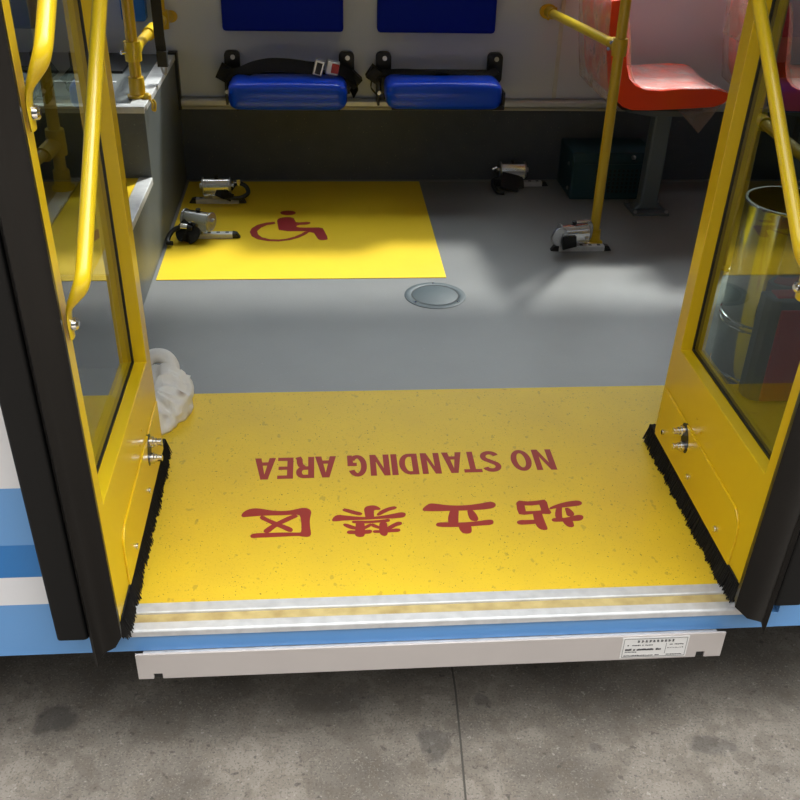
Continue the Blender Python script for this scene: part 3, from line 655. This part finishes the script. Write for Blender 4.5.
# ------------------------------------------------------------------ wheelchair tie downs
def tie_down(x, y, label, reel, rx0, hook):
    t = thing('wheelchair_tie_down', label, 'tie down', (x, y, 0), 'wheelchair tie downs on the floor')
    z0 = .002 if x < .42 else 0
    L = .105
    bm = BM(); prism(bm, [(y-.014, z0), (y-.014, z0+.017), (y-.010, z0+.019), (y+.010, z0+.019), (y+.014, z0+.017), (y+.014, z0)], 'x', x-L+.022, x+L-.022)
    rl = obj('rail', bm, 'sill', t)
    for k in range(5):
        bm = BM(); box(bm, x-.07+k*.032, x-.058+k*.032, y-.006, y+.006, z0+.0185, z0+.0195); obj('rail_slot', bm, 'black', rl)
    for s in (-1, 1):
        a, b_ = x+s*(L-.0225), x+s*(L+.006)
        bm = BM(); v = [bm.verts.new(c) for c in ((a, y-.0145, z0), (a, y+.0145, z0), (a, y+.0145, z0+.02), (a, y-.0145, z0+.02), (b_, y-.011, z0), (b_, y+.011, z0), (b_-s*.012, y+.011, z0+.018), (b_-s*.012, y-.011, z0+.018))]
        for f in ((0, 1, 2, 3), (4, 5, 6, 7), (0, 1, 5, 4), (1, 2, 6, 5), (2, 3, 7, 6), (3, 0, 4, 7)): bm.faces.new([v[i] for i in f])
        obj('end_cap', bm, 'black', t, bevel=.002)
    cx = x+rx0; zc = z0+.068
    R = Matrix.Rotation(reel, 3, 'Z')
    def T(p): return Vector((cx, y, 0)) + R @ Vector(p)
    def put(name, bm, m, parent=t, **k):
        for v in bm.verts: v.co = T(v.co)
        return obj(name, bm, m, parent, **k)
    # foot and side plates
    bm = BM(); box(bm, -.022, .022, -.014, .014, z0+.019, z0+.036); box(bm, -.05, -.026, -.012, .012, z0+.019, z0+.036); put('foot', bm, 'steel', bevel=.002)
    # reel housing: a wrapped metal cover
    pf = [(.030*math.cos(a), zc+.030*math.sin(a)) for a in [math.radians(q) for q in range(-60, 205, 15)]] + [(-.034, z0+.04), (.0, z0+.036)]
    bm = BM(); prism(bm, pf, 'x', -.048, .048); hs = put('reel_housing', bm, 'chrome', smooth=True, angle=40)
    for s in (-1, 1):
        bm = BM(); prism(bm, [(.034*math.cos(2*PI*k/20), zc+.033*math.sin(2*PI*k/20)) for k in range(20)], 'x', s*.049, s*.055); cyl(bm, (s*.055, 0, zc), (s*.066, 0, zc), .011, 12)
        put('side_plate', bm, 'steel', smooth=True, angle=40, bevel=.001)
    bm = BM(); tube(bm, [(0, .005, zc+.027), (0, .005, zc+.033), (0, .005, zc+.0331), (0, .005, zc+.038)], lambda s: (.006, .006, .009, .009)[int(s*3+.5)], 10); put('release_knob', bm, 'black', smooth=True)
    # webbing and hook
    if hook == 'left':
        bm = BM(); strap(bm, [(-.02, -.03, zc-.01), (-.04, -.05, z0+.035), (-.02, -.07, z0+.02), (.01, -.055, z0+.028), (-.01, -.035, z0+.05)], .05, .006, (1, .3, 0), .02); put('webbing', bm, 'web')
        bm = BM(); tube(bm, [(.0, -.045, z0+.05), (-.035, -.052, z0+.055), (-.062, -.066, z0+.045), (-.072, -.090, z0+.025), (-.062, -.118, z0+.012), (-.042, -.116, z0+.014)], .0085, 10, .02); put('hook', bm, 'black', smooth=True)
        bm = BM(); cyl(bm, (-.018, -.047, z0+.053), (-.040, -.054, z0+.055), .012, 12); put('hook_collar', bm, 'chrome', smooth=True)
    elif hook == 'right':
        bm = BM(); tube(bm, [(.055, -.01, zc-.01), (.075, .02, zc+.01), (.115, .01, zc-.005), (.125, -.02, zc-.025), (.09, -.035, z0+.028), (.05, -.03, z0+.03)], .0085, 10, .02); put('hook', bm, 'black', smooth=True)
        bm = BM(); cyl(bm, (.064, 0, zc+.012), (.092, 0, zc+.012), .004, 10); cyl(bm, (.084, 0, zc+.0), (.084, 0, zc+.026), .008, 10); put('hook_collar', bm, 'chrome', smooth=True)
        bm = BM(); strap(bm, [(.0, -.03, zc-.012), (.03, -.038, z0+.045), (.06, -.033, z0+.03)], .035, .005, (1, 0, 0), .01); put('webbing', bm, 'web')
    elif hook == 'front':
        bm = BM(); strap(bm, [(-.01, -.03, zc-.01), (-.015, -.05, z0+.04), (-.025, -.085, z0+.012)], .075, .006, (1, .2, 0), .01)
        strap(bm, [(-.01, -.028, zc-.02), (.0, -.045, z0+.03), (.0, -.06, z0+.01)], .085, .006, (1, 0, 0), .01); put('webbing', bm, 'web')
        bm = BM(); tube(bm, [(-.05, -.05, z0+.04), (-.085, -.03, z0+.04), (-.09, -.06, z0+.02), (-.075, -.115, z0+.01), (-.05, -.12, z0+.01)], .0085, 10, .02); put('hook', bm, 'black', smooth=True)
        bm = BM(); cyl(bm, (-.066, 0, zc+.01), (-.085, 0, zc+.0), .010, 12); put('hook_collar', bm, 'chrome', smooth=True)
    else:
        bm = BM(); strap(bm, [(-.03, -.034, zc-.002), (-.03, -.040, z0+.045), (-.025, -.034, z0+.024)], .05, .008, (1, 0, 0), .01); put('webbing', bm, 'web')
        bm = BM(); tube(bm, [(.0, -.01, zc+.04), (.05, -.01, zc+.042), (.062, -.01, zc+.02), (.055, -.02, zc-.01), (.03, -.03, zc-.012)], .006, 10, .02); put('hook', bm, 'chrome', smooth=True)
        bm = BM(); prism(bm, [(-.062+.030*math.cos(2*PI*k/20), zc-.005+.033*math.sin(2*PI*k/20)) for k in range(20)], 'y', -.03, -.018) ; put('spring_cover', bm, 'steel', smooth=True, bevel=.002)
    return t
tie_down(-.406, 3.664, 'wheelchair tie down on the yellow bay nearest the far wall', 0.0, .0, 'right')
tie_down(-.405, 3.30, 'wheelchair tie down on the yellow bay with black hook towards the grey platform', -.42, -.035, 'left')
tie_down(.842, 3.868, 'wheelchair tie down on grey floor between yellow bay and dark teal heater', 0.0, -.045, 'front')
tie_down(.925, 3.165, 'wheelchair tie down on grey floor at the foot of the yellow stanchion', .15, -.032, 'none')

# ------------------------------------------------------------------ yellow poles
def collar(bm, x, y, z, r=.024, h=.055): lathe(bm, [(.0175, -h/2), (r, -h/2), (r+.001, -h/4), (r+.001, h/4), (r, h/2), (.0175, h/2)], (x, y, z), 24)
t = thing('grab_pole', 'yellow stanchion standing on the grey floor in front of the orange red seat', 'pole', (0.988, 3.235, 0), 'yellow grab poles')
bm = BM(); cyl(bm, (.988, 3.235, .02), (.988, 3.235, CEIL), .0175, 24); obj('pole', bm, 'old_yellow', t, smooth=True)
bm = BM(); lathe(bm, [(.0185, 0), (.034, 0), (.034, .006), (.025, .010), (.023, .05), (.0185, .052)], (0.988, 3.235, .0), 28)
for a in (-60, 70, 190): 
    c = (0.988+.033*math.cos(math.radians(a)), 3.235+.033*math.sin(math.radians(a)), .004); lathe(bm, [(0, 0), (.011, 0), (.010, .012), (.006, .016), (0, .016)], c, 10)
obj('base_flange', bm, 'old_yellow', t, smooth=True)
J = Vector((.988, 3.235, .685)); Wp = Vector((.895, FAR, .680))
bm = BM(); dv = (Wp-J).normalized(); cyl(bm, J+dv*.02, Wp-dv*.03, .0165, 20); obj('branch_tube', bm, 'yellow_tube', t, smooth=True)
bm = BM(); collar(bm, .988, 3.235, .685); cyl(bm, J, J+dv*.06, .0215, 20); jn = obj('joint', bm, 'old_yellow', t, smooth=True)
for k in (-.010, .010):
    bm = BM(); c = J + dv*.045 + Vector((-.016+k*.4, -.016, k)); cyl(bm, c, c+Vector((-.006, -.008, 0)), .006, 10); obj('screw', bm, 'chrome', jn, smooth=True)
bm = BM(); cyl(bm, Wp-dv*.06, Wp-dv*.0, .0205, 20); prism(bm, [(  .895+.034*math.cos(2*PI*k/28), .68+.028*math.sin(2*PI*k/28)) for k in range(28)], 'y', FAR-.012, FAR+.001)
for a in (30, 150, 270): cyl(bm, (.895+.031*math.cos(math.radians(a)), FAR-.012, .68+.025*math.sin(math.radians(a))), (.895+.031*math.cos(math.radians(a)), FAR-.02, .68+.025*math.sin(math.radians(a))), .006, 8)
obj('wall_flange', bm, 'old_yellow', t, smooth=True)

# ------------------------------------------------------------------ grey platform on the left with its fittings
bm = BM(); prism(bm, [(2.35, 0), (2.35, .276), (3.13, .276), (3.13, .506), (FAR-.003, .506), (FAR-.003, 0)], 'x', -1.6, -.556)
pf = struct('platform', bm, 'platform', 'stepped grey platform along the left of the wheelchair bay', 'platform', bevel=.002)
bm = BM(); box(bm, -1.6, -.554, 3.122, 3.162, .500, .512); box(bm, -1.6, -.554, 3.124, 3.13, .49, .505); box(bm, -1.2, -.70, 3.46, 3.475, .505, .509); obj('front_nosing', bm, 'sill', pf, bevel=.002)
bm = BM(); box(bm, -.605, -.553, 3.162, FAR-.02, .5055, .511); box(bm, -.558, -.553, 3.162, FAR-.02, .49, .508); obj('side_nosing', bm, 'sill', pf, bevel=.002)
bm = BM(); box(bm, -.598, -.553, 2.35, 3.129, .275, .281); box(bm, -.558, -.553, 2.35, 3.129, .258, .278); obj('step_nosing', bm, 'sill', pf, bevel=.002)
bm = BM(); box(bm, -.580, -.545, 3.895, FAR-.003, .30, .520); obj('rear_edge_trim', bm, 'black', pf)
bm = BM(); box(bm, -1.6, -.70, 3.60, 3.90, .506, .515); obj('plinth', bm, 'black', pf)
bm = BM(); box(bm, -.78, -.60, 2.36, 3.129, .276, .278); obj('step_tread', bm, 'mat_yellow2', pf)
bm = BM(); box(bm, -.83, -.785, 2.36, 3.129, .276, .280); obj('step_strip', bm, 'sill', pf)
bm = BM(); lathe(bm, [(.03, .0), (.036, 0), (.036, .003), (.03, .003)], (-.75, 3.36, .506), 24); obj('latch_ring', bm, 'alu', pf, smooth=True)

t = thing('grab_pole', 'yellow stanchion on the corner of the grey platform, branching back to the wall', 'pole', (-.592, 3.25, .511), 'yellow grab poles')
px, py = -.592, 3.25
bm = BM(); cyl(bm, (px, py, .515), (px, py, CEIL), .0185, 24); obj('pole', bm, 'old_yellow', t, smooth=True)
bm = BM(); collar(bm, px, py, .545, .0245, .06); lathe(bm, [(.0185, 0), (.033, 0), (.033, .007), (.0245, .010), (.0185, .010)], (px, py, .511), 24)
lathe(bm, [(0, 0), (.013, 0), (.012, .012), (.006, .018), (0, .018)], (px+.034, py-.022, .511), 12); obj('base_flange', bm, 'old_yellow', t, smooth=True)
tube(bm := BM(), [(px+.045, py-.035, .512), (px+.052, py-.045, .50), (px+.050, py-.05, .482), (px+.058, py-.045, .478), (px+.06, py-.04, .50), (px+.052, py-.035, .512)], .004, 8, .004); obj('cable_loop', bm, 'old_yellow', t, smooth=True)
bm = BM(); collar(bm, px, py, .655, .026, .06); cyl(bm, (px, py, .655), (px+.000, py+.07, .655), .0225, 20); jn = obj('joint', bm, 'yellow_tube', t, smooth=True)
bm = BM(); cyl(bm, (px-.02, py-.02, .655), (px-.032, py-.032, .655), .006, 10); obj('screw', bm, 'chrome', jn, smooth=True)
bm = BM(); cyl(bm, (px+.0, py+.06, .655), (px+.008, 3.85, .645), .0165, 20); obj('branch_tube', bm, 'old_yellow', t, smooth=True)
bm = BM(); cyl(bm, (px+.0045, 3.55, .650), (px+.006, 3.66, .648), .0225, 20); obj('sleeve', bm, 'yellow_tube', t, smooth=True)
bm = BM(); collar(bm, px+.008, 3.86, .645, .026, .065); cyl(bm, (px+.007, 3.79, .645), (px+.008, 3.86, .645), .0225, 18); cyl(bm, (px+.008, 3.86, .645), (px+.030, FAR, .645), .02, 18)
prism(bm, [(px+.034+.025*math.cos(2*PI*k/24), .645+.022*math.sin(2*PI*k/24)) for k in range(24)], 'y', FAR-.01, FAR+.001); obj('wall_flange', bm, 'old_yellow', t, smooth=True)
bm = BM(); cyl(bm, (px+.008, 3.86, .66), (px+.008, 3.86, CEIL), .0165, 20); obj('rear_pole', bm, 'old_yellow', t, smooth=True)

t = thing('grab_pole', 'yellow pole with sleeve joint seen through the left door pane', 'pole', (-.815, 3.02, .278), 'yellow grab poles')
bm = BM(); cyl(bm, (-.815, 3.02, .28), (-.815, 3.02, CEIL), .0185, 24); obj('pole', bm, 'old_yellow', t, smooth=True)
bm = BM(); lathe(bm, [(.0185, 0), (.036, 0), (.036, .008), (.026, .012), (.025, .06), (.0185, .062)], (-.815, 3.02, .281), 24); obj('base_flange', bm, 'old_yellow', t, smooth=True)
bm = BM(); collar(bm, -.815, 3.02, .43, .028, .08); cyl(bm, (-.815, 3.02, .43), (-.84, 2.95, .41), .025, 20); obj('joint', bm, 'old_yellow', t, smooth=True)
bm = BM(); cyl(bm, (-.833, 2.97, .418), (-1.02, 2.44, .27+.02), .0165, 18); obj('branch_tube', bm, 'old_yellow', t, smooth=True)
bm = BM(); cyl(bm, (-.87, 2.87, .40), (-.87, 2.87, .50), .009, 12); obj('stub', bm, 'old_yellow', t, smooth=True)

t = tag(obj('wall_pad', prism(BM(), rounded(-.735, -.645, .632, 1.05, .012), 'y', 3.885, 3.931), mat('bright_blue_vinyl', srgb(20, 112, 210), .4)), 'bright blue wall pad above the grey platform behind the yellow stanchion', 'pad')
for f in t.data.polygons: pass
t = thing('hanging_strap', 'black webbing strap hanging down onto the grey platform edge', 'strap', (-.530, 3.47, .55))
bm = BM(); strap(bm, [(-.535, 3.45, CEIL), (-.535, 3.45, .66), (-.532, 3.45, .60)], .034, .006, (1, .1, 0)); box(bm, -.549, -.515, 3.437, 3.463, .565, .615); obj('webbing', bm, 'web', t)
bm = BM(); tube(bm, [(-.540, 3.45, .568), (-.533, 3.45, .540), (-.526, 3.45, .540), (-.524, 3.45, .568)], .004, 8, .006); obj('clip', bm, 'steel', t, smooth=True)

# ------------------------------------------------------------------ orange red seats
def red_seat(dx, label):
    x0 = 1.040+dx; y0, y1 = 3.40, 3.80
    t = thing('passenger_seat', label, 'seat', (1.285+dx, 3.57, 0), 'orange red passenger seats')
    # side profile of the shell, x along the seat, z up
    outer = [(x0-.050, .80), (x0-.045, .72), (x0-.027, .62), (x0-.014, .54), (x0-.004, .50), (x0+.014, .468), (x0+.040, .447), (x0+.075, .437), (x0+.14, .436), (x0+.22, .440), (x0+.31, .445), (x0+.375, .450), (x0+.408, .462), (x0+.428, .482)]
    inner = [(x0+.428, .492), (x0+.412, .506), (x0+.385, .513), (x0+.33, .516), (x0+.25, .512), (x0+.17, .505), (x0+.115, .508), (x0+.075, .522), (x0+.048, .548), (x0+.033, .59), (x0+.02, .68), (x0+.004, .77), (x0-.008, .805)]
    # seat wing
    bm = BM(); n = 8; prof = outer+inner; rings = []
    for i in range(n+1):
        u = i/n; y = y0+(y1-y0)*u; dish = .022*math.sin(PI*u)**.7
        q = []
        for k, (x, z) in enumerate(prof):
            if k >= len(outer):
                if z < .53: z -= dish
                else: x -= dish
            edge = 1 - .03*(abs(2*u-1)**6)
            q.append(bm.verts.new((x, y, z)))
        rings.append(q)
    m_ = len(prof)
    for i in range(n):
        for k in range(m_): bm.faces.new((rings[i][k], rings[i+1][k], rings[i+1][(k+1) % m_], rings[i][(k+1) % m_]))
    bm.faces.new(rings[0]); bm.faces.new(rings[-1])
    obj('seat_shell', bm, 'red', t, smooth=True, angle=60, bevel=.004)
    # pedestal
    bm = BM(); prism(bm, [(1.225+dx, .010), (1.250+dx, .035), (1.256+dx, .395), (1.322+dx, .395), (1.322+dx, .035), (1.350+dx, .010)], 'y', 3.54, 3.60); obj('pedestal', bm, 'pedestal', t, bevel=.008)
    bm = BM(); box(bm, 1.215+dx, 1.36+dx, 3.50, 3.64, 0, .010); obj('base_plate', bm, 'pedestal', t, bevel=.003)
    for ax, ay in ((1.225, 3.51), (1.35, 3.51), (1.225, 3.63), (1.35, 3.63)):
        bm = BM(); cyl(bm, (ax+dx, ay, .010), (ax+dx, ay, .018), .007, 6); obj('base_bolt', bm, 'steel', t)
    bm = BM(); prism(bm, [(1.10+dx, .418), (1.13+dx, .408), (1.22+dx, .392), (1.34+dx, .392), (1.42+dx, .408), (1.42+dx, .418)], 'y', 3.48, 3.70)
    obj('seat_support', bm, 'pedestal', t, bevel=.003)
    bm = BM(); box(bm, 1.13+dx, 1.40+dx, 3.46, 3.69, .418, .441); obj('seat_bearer', bm, 'black', t)
    # bubble wrap: over the back and over the sitting surface, with a loose corner hanging under the front
    bm = BM(); rn = random.Random(5); rows = []
    path = [(x0-.10, .40+.10), (x0-.068, .52), (x0-.078, .62), (x0-.085, .74), (x0-.08, .88)]
    for i in range(9):
        u = i/8; y = y0-.012+(y1-y0+.03)*u
        row = []
        for k, (x, z) in enumerate([(x0+.02, .432), (x0-.018, .47), (x0-.036, .54), (x0-.046, .64), (x0-.056, .74), (x0-.062, .82)]):
            row.append(bm.verts.new((x-.006*math.sin(PI*u)+rn.uniform(-.004, .004), y, z+rn.uniform(-.006, .006))))
        rows.append(row)
    for i in range(8):
        for k in range(5): bm.faces.new((rows[i][k], rows[i+1][k], rows[i+1][k+1], rows[i][k+1]))
    o = obj('back_wrap', bm, 'film', t, smooth=True, angle=80); o.modifiers.new('th', 'SOLIDIFY').thickness = .0015
    bm = BM(); rows = []
    for i in range(9):
        u = i/8; y = y0-.010+(y1-y0+.02)*u; dish = .018*math.sin(PI*u)**.7
        row = []
        for k, (x, z) in enumerate([(x0-.001, .81), (x0+.013, .77), (x0+.032, .68), (x0+.045, .59), (x0+.066, .541), (x0+.10, .520), (x0+.15, .514), (x0+.22, .517), (x0+.29, .519), (x0+.35, .520), (x0+.41, .511), (x0+.430, .492)]):
            ed = .006 if i in (0, 8) else 0
            row.append(bm.verts.new((x-(dish if z > .53 else 0)+.0, y, z-(dish if z <= .53 else 0)-ed+rn.uniform(-.0025, .0035))))
        rows.append(row)
    for i in range(8):
        for k in range(11): bm.faces.new((rows[i][k], rows[i+1][k], rows[i+1][k+1], rows[i][k+1]))
    o = obj('seat_wrap', bm, 'film', t, smooth=True, angle=80); o.modifiers.new('th', 'SOLIDIFY').thickness = .0015
    bm = BM(); v = [bm.verts.new(c) for c in ((x0+.25, 3.42, .436), (x0+.42, 3.42, .47), (x0+.335, 3.40, .355), (x0+.27, 3.60, .430), (x0+.40, 3.62, .44), (x0+.345, 3.50, .375))]
    bm.faces.new((v[0], v[1], v[2])); bm.faces.new((v[0], v[2], v[5], v[3])); bm.faces.new((v[1], v[4], v[5], v[2]))
    o = obj('wrap_corner', bm, 'film2', t); o.modifiers.new('th', 'SOLIDIFY').thickness = .0015
    if dx:
        bm = BM(); v = [bm.verts.new(c) for c in ((x0-.02, 3.46, .86), (x0-.155, 3.50, .84), (x0-.180, 3.50, .685), (x0-.09, 3.49, .645), (x0-.03, 3.45, .63), (x0-.12, 3.53, .75))]
        bm.faces.new((v[0], v[1], v[5])); bm.faces.new((v[1], v[2], v[5])); bm.faces.new((v[2], v[3], v[5])); bm.faces.new((v[3], v[4], v[5])); bm.faces.new((v[4], v[0], v[5]))
        o = obj('loose_wrap', bm, 'film', t); o.modifiers.new('th', 'SOLIDIFY').thickness = .0015
    return t
red_seat(0, 'orange red seat in bubble wrap behind the yellow stanchion')
red_seat(.575, 'orange red wrapped seat mostly hidden behind the right door leaf')

# ------------------------------------------------------------------ heater
t = thing('heater_box', 'dark teal heater box with grille on the floor against the far wall', 'heater', (1.16, 3.8, 0))
bm = BM(); prism(bm, [(3.69, 0), (3.69, .155), (3.715, .185), (3.925, .185), (3.925, 0)], 'x', 1.005, 1.345); obj('casing', bm, 'teal', t, bevel=.006)
bm = BM()
for r_ in range(6):
    for c_ in range(13): box(bm, 1.10+c_*.018, 1.110+c_*.018, 3.6885, 3.692, .03+r_*.017, .041+r_*.017)
obj('grille', bm, 'black', t)
bm = BM(); box(bm, 1.055, 1.35, 3.686, 3.692, .142, .148); obj('grille_frame', bm, 'teal', t)
for x, y, z in ((1.0085, 3.76, .13), (1.0085, 3.74, .035), (1.25, 3.70, .172)):
    bm = BM(); cyl(bm, (x+.004, y, z), (x-.006, y-.004, z), .008, 10); obj('bolt', bm, 'steel', t, smooth=True)

# ------------------------------------------------------------------ things behind the right door pane
c = (1.212, 2.295, 0)
t = thing('litter_bin', 'polished chrome litter bin behind the right door pane', 'bin', c)
r = .115
bm = BM(); lathe(bm, [(0, .004), (r-.004, .004), (r, .008), (r, .20), (r, .490), (r-.004, .490), (r-.005, .02), (0, .02)], c, 64); obj('body', bm, 'bin', t, smooth=True)
bm = BM(); lathe(bm, [(r-.005, .488), (r+.002, .488), (r+.003, .491), (r+.002, .494), (r-.005, .494)], c, 64); obj('rim', bm, 'chrome', t, smooth=True)
bm = BM()
for z in (.155, .170): lathe(bm, [(r-.001, z-.005), (r+.004, z-.003), (r+.005, z), (r+.004, z+.003), (r-.001, z+.005)], c, 64)
obj('band', bm, 'chrome', t, smooth=True)
bm = BM(); lathe(bm, [(r-.01, 0), (r+.004, 0), (r+.005, .006), (r+.003, .012), (r-.01, .012)], c, 64); obj('foot_ring', bm, 'chrome', t, smooth=True)
bm = BM(); lathe(bm, [(0, .30), (r-.008, .30), (r-.008, .31), (0, .31)], c, 40)
obj('liner', bm, 'under', t)

t = thing('storage_box', 'dark slate box with dark red front panel beside the chrome bin', 'box', (1.26, 2.14, .002))
pl = [(1.120, 2.17), (1.120, 2.135), (1.130, 2.115), (1.15, 2.105), (1.40, 2.105), (1.40, 2.17)]
bm = BM(); prism(bm, pl, 'z', .002, .30); obj('casing', bm, 'boxgrey', t, bevel=.006)
bm = BM(); box(bm, 1.152, 1.385, 2.096, 2.106, .008, .275); obj('front_panel', bm, 'dark_red', t, bevel=.003)
bm = BM(); box(bm, 1.145, 1.39, 2.12, 2.165, .295, .305); obj('top_panel', bm, 'dark_red', t, bevel=.003)

t = thing('handrail', 'yellow handrail with sleeve joint seen through the right door pane', 'handrail', (1.40, 3.0, 0))
bm = BM(); cyl(bm, (1.40, 3.0, 0), (1.40, 3.0, CEIL), .0185, 20); obj('pole', bm, 'old_yellow', t, smooth=True)
bm = BM(); cyl(bm, (1.40, 3.0, .518), (1.36, 2.45, .518), .0165, 20); cyl(bm, (1.36, 2.45, .518), (1.36, 2.45, .0), .0165, 20); obj('rail', bm, 'old_yellow', t, smooth=True)
bm = BM(); collar(bm, 1.40, 3.0, .518, .026, .07); cyl(bm, (1.40, 3.0, .518), (1.395, 2.92, .518), .0225, 18); obj('joint', bm, 'yellow_tube', t, smooth=True)
bm = BM(); lathe(bm, [(.0185, 0), (.036, 0), (.036, .008), (.0185, .012)], (1.40, 3.0, 0), 20); obj('base_flange', bm, 'old_yellow', t, smooth=True)

# ------------------------------------------------------------------ rag
from mathutils import noise as mnoise
def rag():
    bm = BM(); NU, NV = 72, 36; rows = []; rn = random.Random(11)
    for j in range(NV+1):
        th = (j/NV)*PI/2*.999; row = []
        for i in range(NU):
            a = 2*PI*i/NU
            rr = math.cos(th)
            y = .118*rr*math.sin(a)*(1+.08*math.sin(3*a+1)); x = .066*rr*math.cos(a)*(1+.10*math.sin(2*a)+.06*math.sin(5*a+2))
            z = .088*math.sin(th)**.8
            z *= 1 + .35*math.exp(-((y-.06)/.04)**2)
            # folds
            q = Vector((x*9+.02*math.sin(30*y), y*17, z*11))
            nz1 = mnoise.noise(q*1.0+Vector((3, 1, 7))); nz2 = mnoise.noise(q*2.3+Vector((1, 9, 2))+Vector((nz1, nz1, 0)))
            f = .020*(1-abs(nz1)*2.6) + .011*(1-abs(nz2)*2.8) - .016 + .004*mnoise.noise(q*5)
            f *= (.3+.7*min(1, th*2.2))
            n = Vector((x/.066, y/.118, z/.09)).normalized()
            p = Vector((x, y, z)) + n*f
            p.z = max(p.z, .0)
            row.append(bm.verts.new((-.408+p.x, 2.125+p.y, .002+p.z)))
        rows.append(row)
    for j in range(NV):
        for i in range(NU): bm.faces.new((rows[j][i], rows[j][(i+1) % NU], rows[j+1][(i+1) % NU], rows[j+1][i]))
    bm.faces.new(rows[0]); bm.faces.new(rows[-1])
    tube(bm, [(-.47, 2.19, .10), (-.44, 2.205, .118), (-.405, 2.20, .118), (-.385, 2.18, .090), (-.41, 2.16, .075)], .019, 12, .025)
    t = bpy.data.objects.new('rag', None); COL.objects.link(t); t.location = (-.408, 2.125, .002)
    o = obj('rag', bm, 'cloth', t, smooth=True, angle=180)
    o.parent = None; o.location = (-.408, 2.125, .002); bpy.data.objects.remove(t); o.name = 'rag'
    tag(o, 'crumpled stained white rag on the floor against the left door leaf', 'rag')
rag()

# ------------------------------------------------------------------ light, camera, view
w = bpy.data.worlds.new('world'); S.world = w; w.use_nodes = True
nt = w.node_tree; bg = nt.nodes['Background']
bg.inputs['Strength'].default_value = SKY
tc = nt.nodes.new('ShaderNodeTexCoord'); sp = nt.nodes.new('ShaderNodeSeparateXYZ'); nt.links.new(tc.outputs['Generated'], sp.inputs[0])
cr = nt.nodes.new('ShaderNodeValToRGB'); nt.links.new(sp.outputs[2], cr.inputs[0]); nt.links.new(cr.outputs[0], bg.inputs['Color'])
e0 = cr.color_ramp.elements            # hazy overcast sky, dull near the horizon and bright overhead
e0[0].position = 0; e0[0].color = (.03, .031, .031, 1); e0[1].position = 1; e0[1].color = (BASE[-1][1],)*3 + (1,)
for ps, v in BASE[:-1]:
    e_ = e0.new(ps); e_.color = (v*.97, v, v*1.01, 1)
# the sky is brighter round the veiled sun, which stands on the far side of the bus
SD = Vector((.58*.676/.996, .81*.676/.996, .737))
dt = nt.nodes.new('ShaderNodeVectorMath'); dt.operation = 'DOT_PRODUCT'; dt.inputs[1].default_value = SD
nt.links.new(tc.outputs['Generated'], dt.inputs[0])
mxv = nt.nodes.new('ShaderNodeMath'); mxv.operation = 'MAXIMUM'; mxv.inputs[1].default_value = 0; nt.links.new(dt.outputs['Value'], mxv.inputs[0])
pw = nt.nodes.new('ShaderNodeMath'); pw.operation = 'POWER'; pw.inputs[1].default_value = 4; nt.links.new(mxv.outputs[0], pw.inputs[0])
gl = nt.nodes.new('ShaderNodeMath'); gl.operation = 'MULTIPLY_ADD'; gl.inputs[1].default_value = GLOW; gl.inputs[2].default_value = SKY; nt.links.new(pw.outputs[0], gl.inputs[0])
nt.links.new(gl.outputs[0], bg.inputs['Strength'])
sun = bpy.data.lights.new('sun', 'SUN'); sun.energy = SUN; sun.angle = math.radians(5); sun.color = (1, .96, .88)
so = bpy.data.objects.new('sun', sun); COL.objects.link(so)
hd = Vector((-.58, -.81, 0)).normalized(); elv = math.radians(47.5)
so.rotation_euler = (hd*math.cos(elv) + Vector((0, 0, -math.sin(elv)))).to_track_quat('-Z', 'Y').to_euler()
so.location = (2, 8, 6)

f_px, pitch, yaw, roll = 958.836, 0.5472648, 0.0910868, -0.0286883
fwd = Vector((math.sin(yaw)*math.cos(pitch), math.cos(yaw)*math.cos(pitch), -math.sin(pitch)))
rt = Vector((math.cos(yaw), -math.sin(yaw), 0)); dn = fwd.cross(rt)
r2 = rt*math.cos(roll) + dn*math.sin(roll); d2 = dn*math.cos(roll) - rt*math.sin(roll)
cam = bpy.data.cameras.new('camera'); co = bpy.data.objects.new('camera', cam); COL.objects.link(co)
cam.sensor_fit = 'HORIZONTAL'; cam.sensor_width = 36; cam.lens = 36*f_px/800
mw = Matrix((( r2.x, -d2.x, -fwd.x, 0), (r2.y, -d2.y, -fwd.y, 0), (r2.z, -d2.z, -fwd.z, 1.318), (0, 0, 0, 1)))
co.matrix_world = mw; cam.clip_start = .02
S.camera = co
S.view_settings.view_transform = 'Standard'; S.view_settings.look = 'None'
S.view_settings.exposure = EXPO; S.view_settings.gamma = 1
S.cycles.max_bounces = 10; S.cycles.transparent_max_bounces = 16; S.cycles.diffuse_bounces = 5
S.cycles.caustics_reflective = False; S.cycles.sample_clamp_indirect = 4
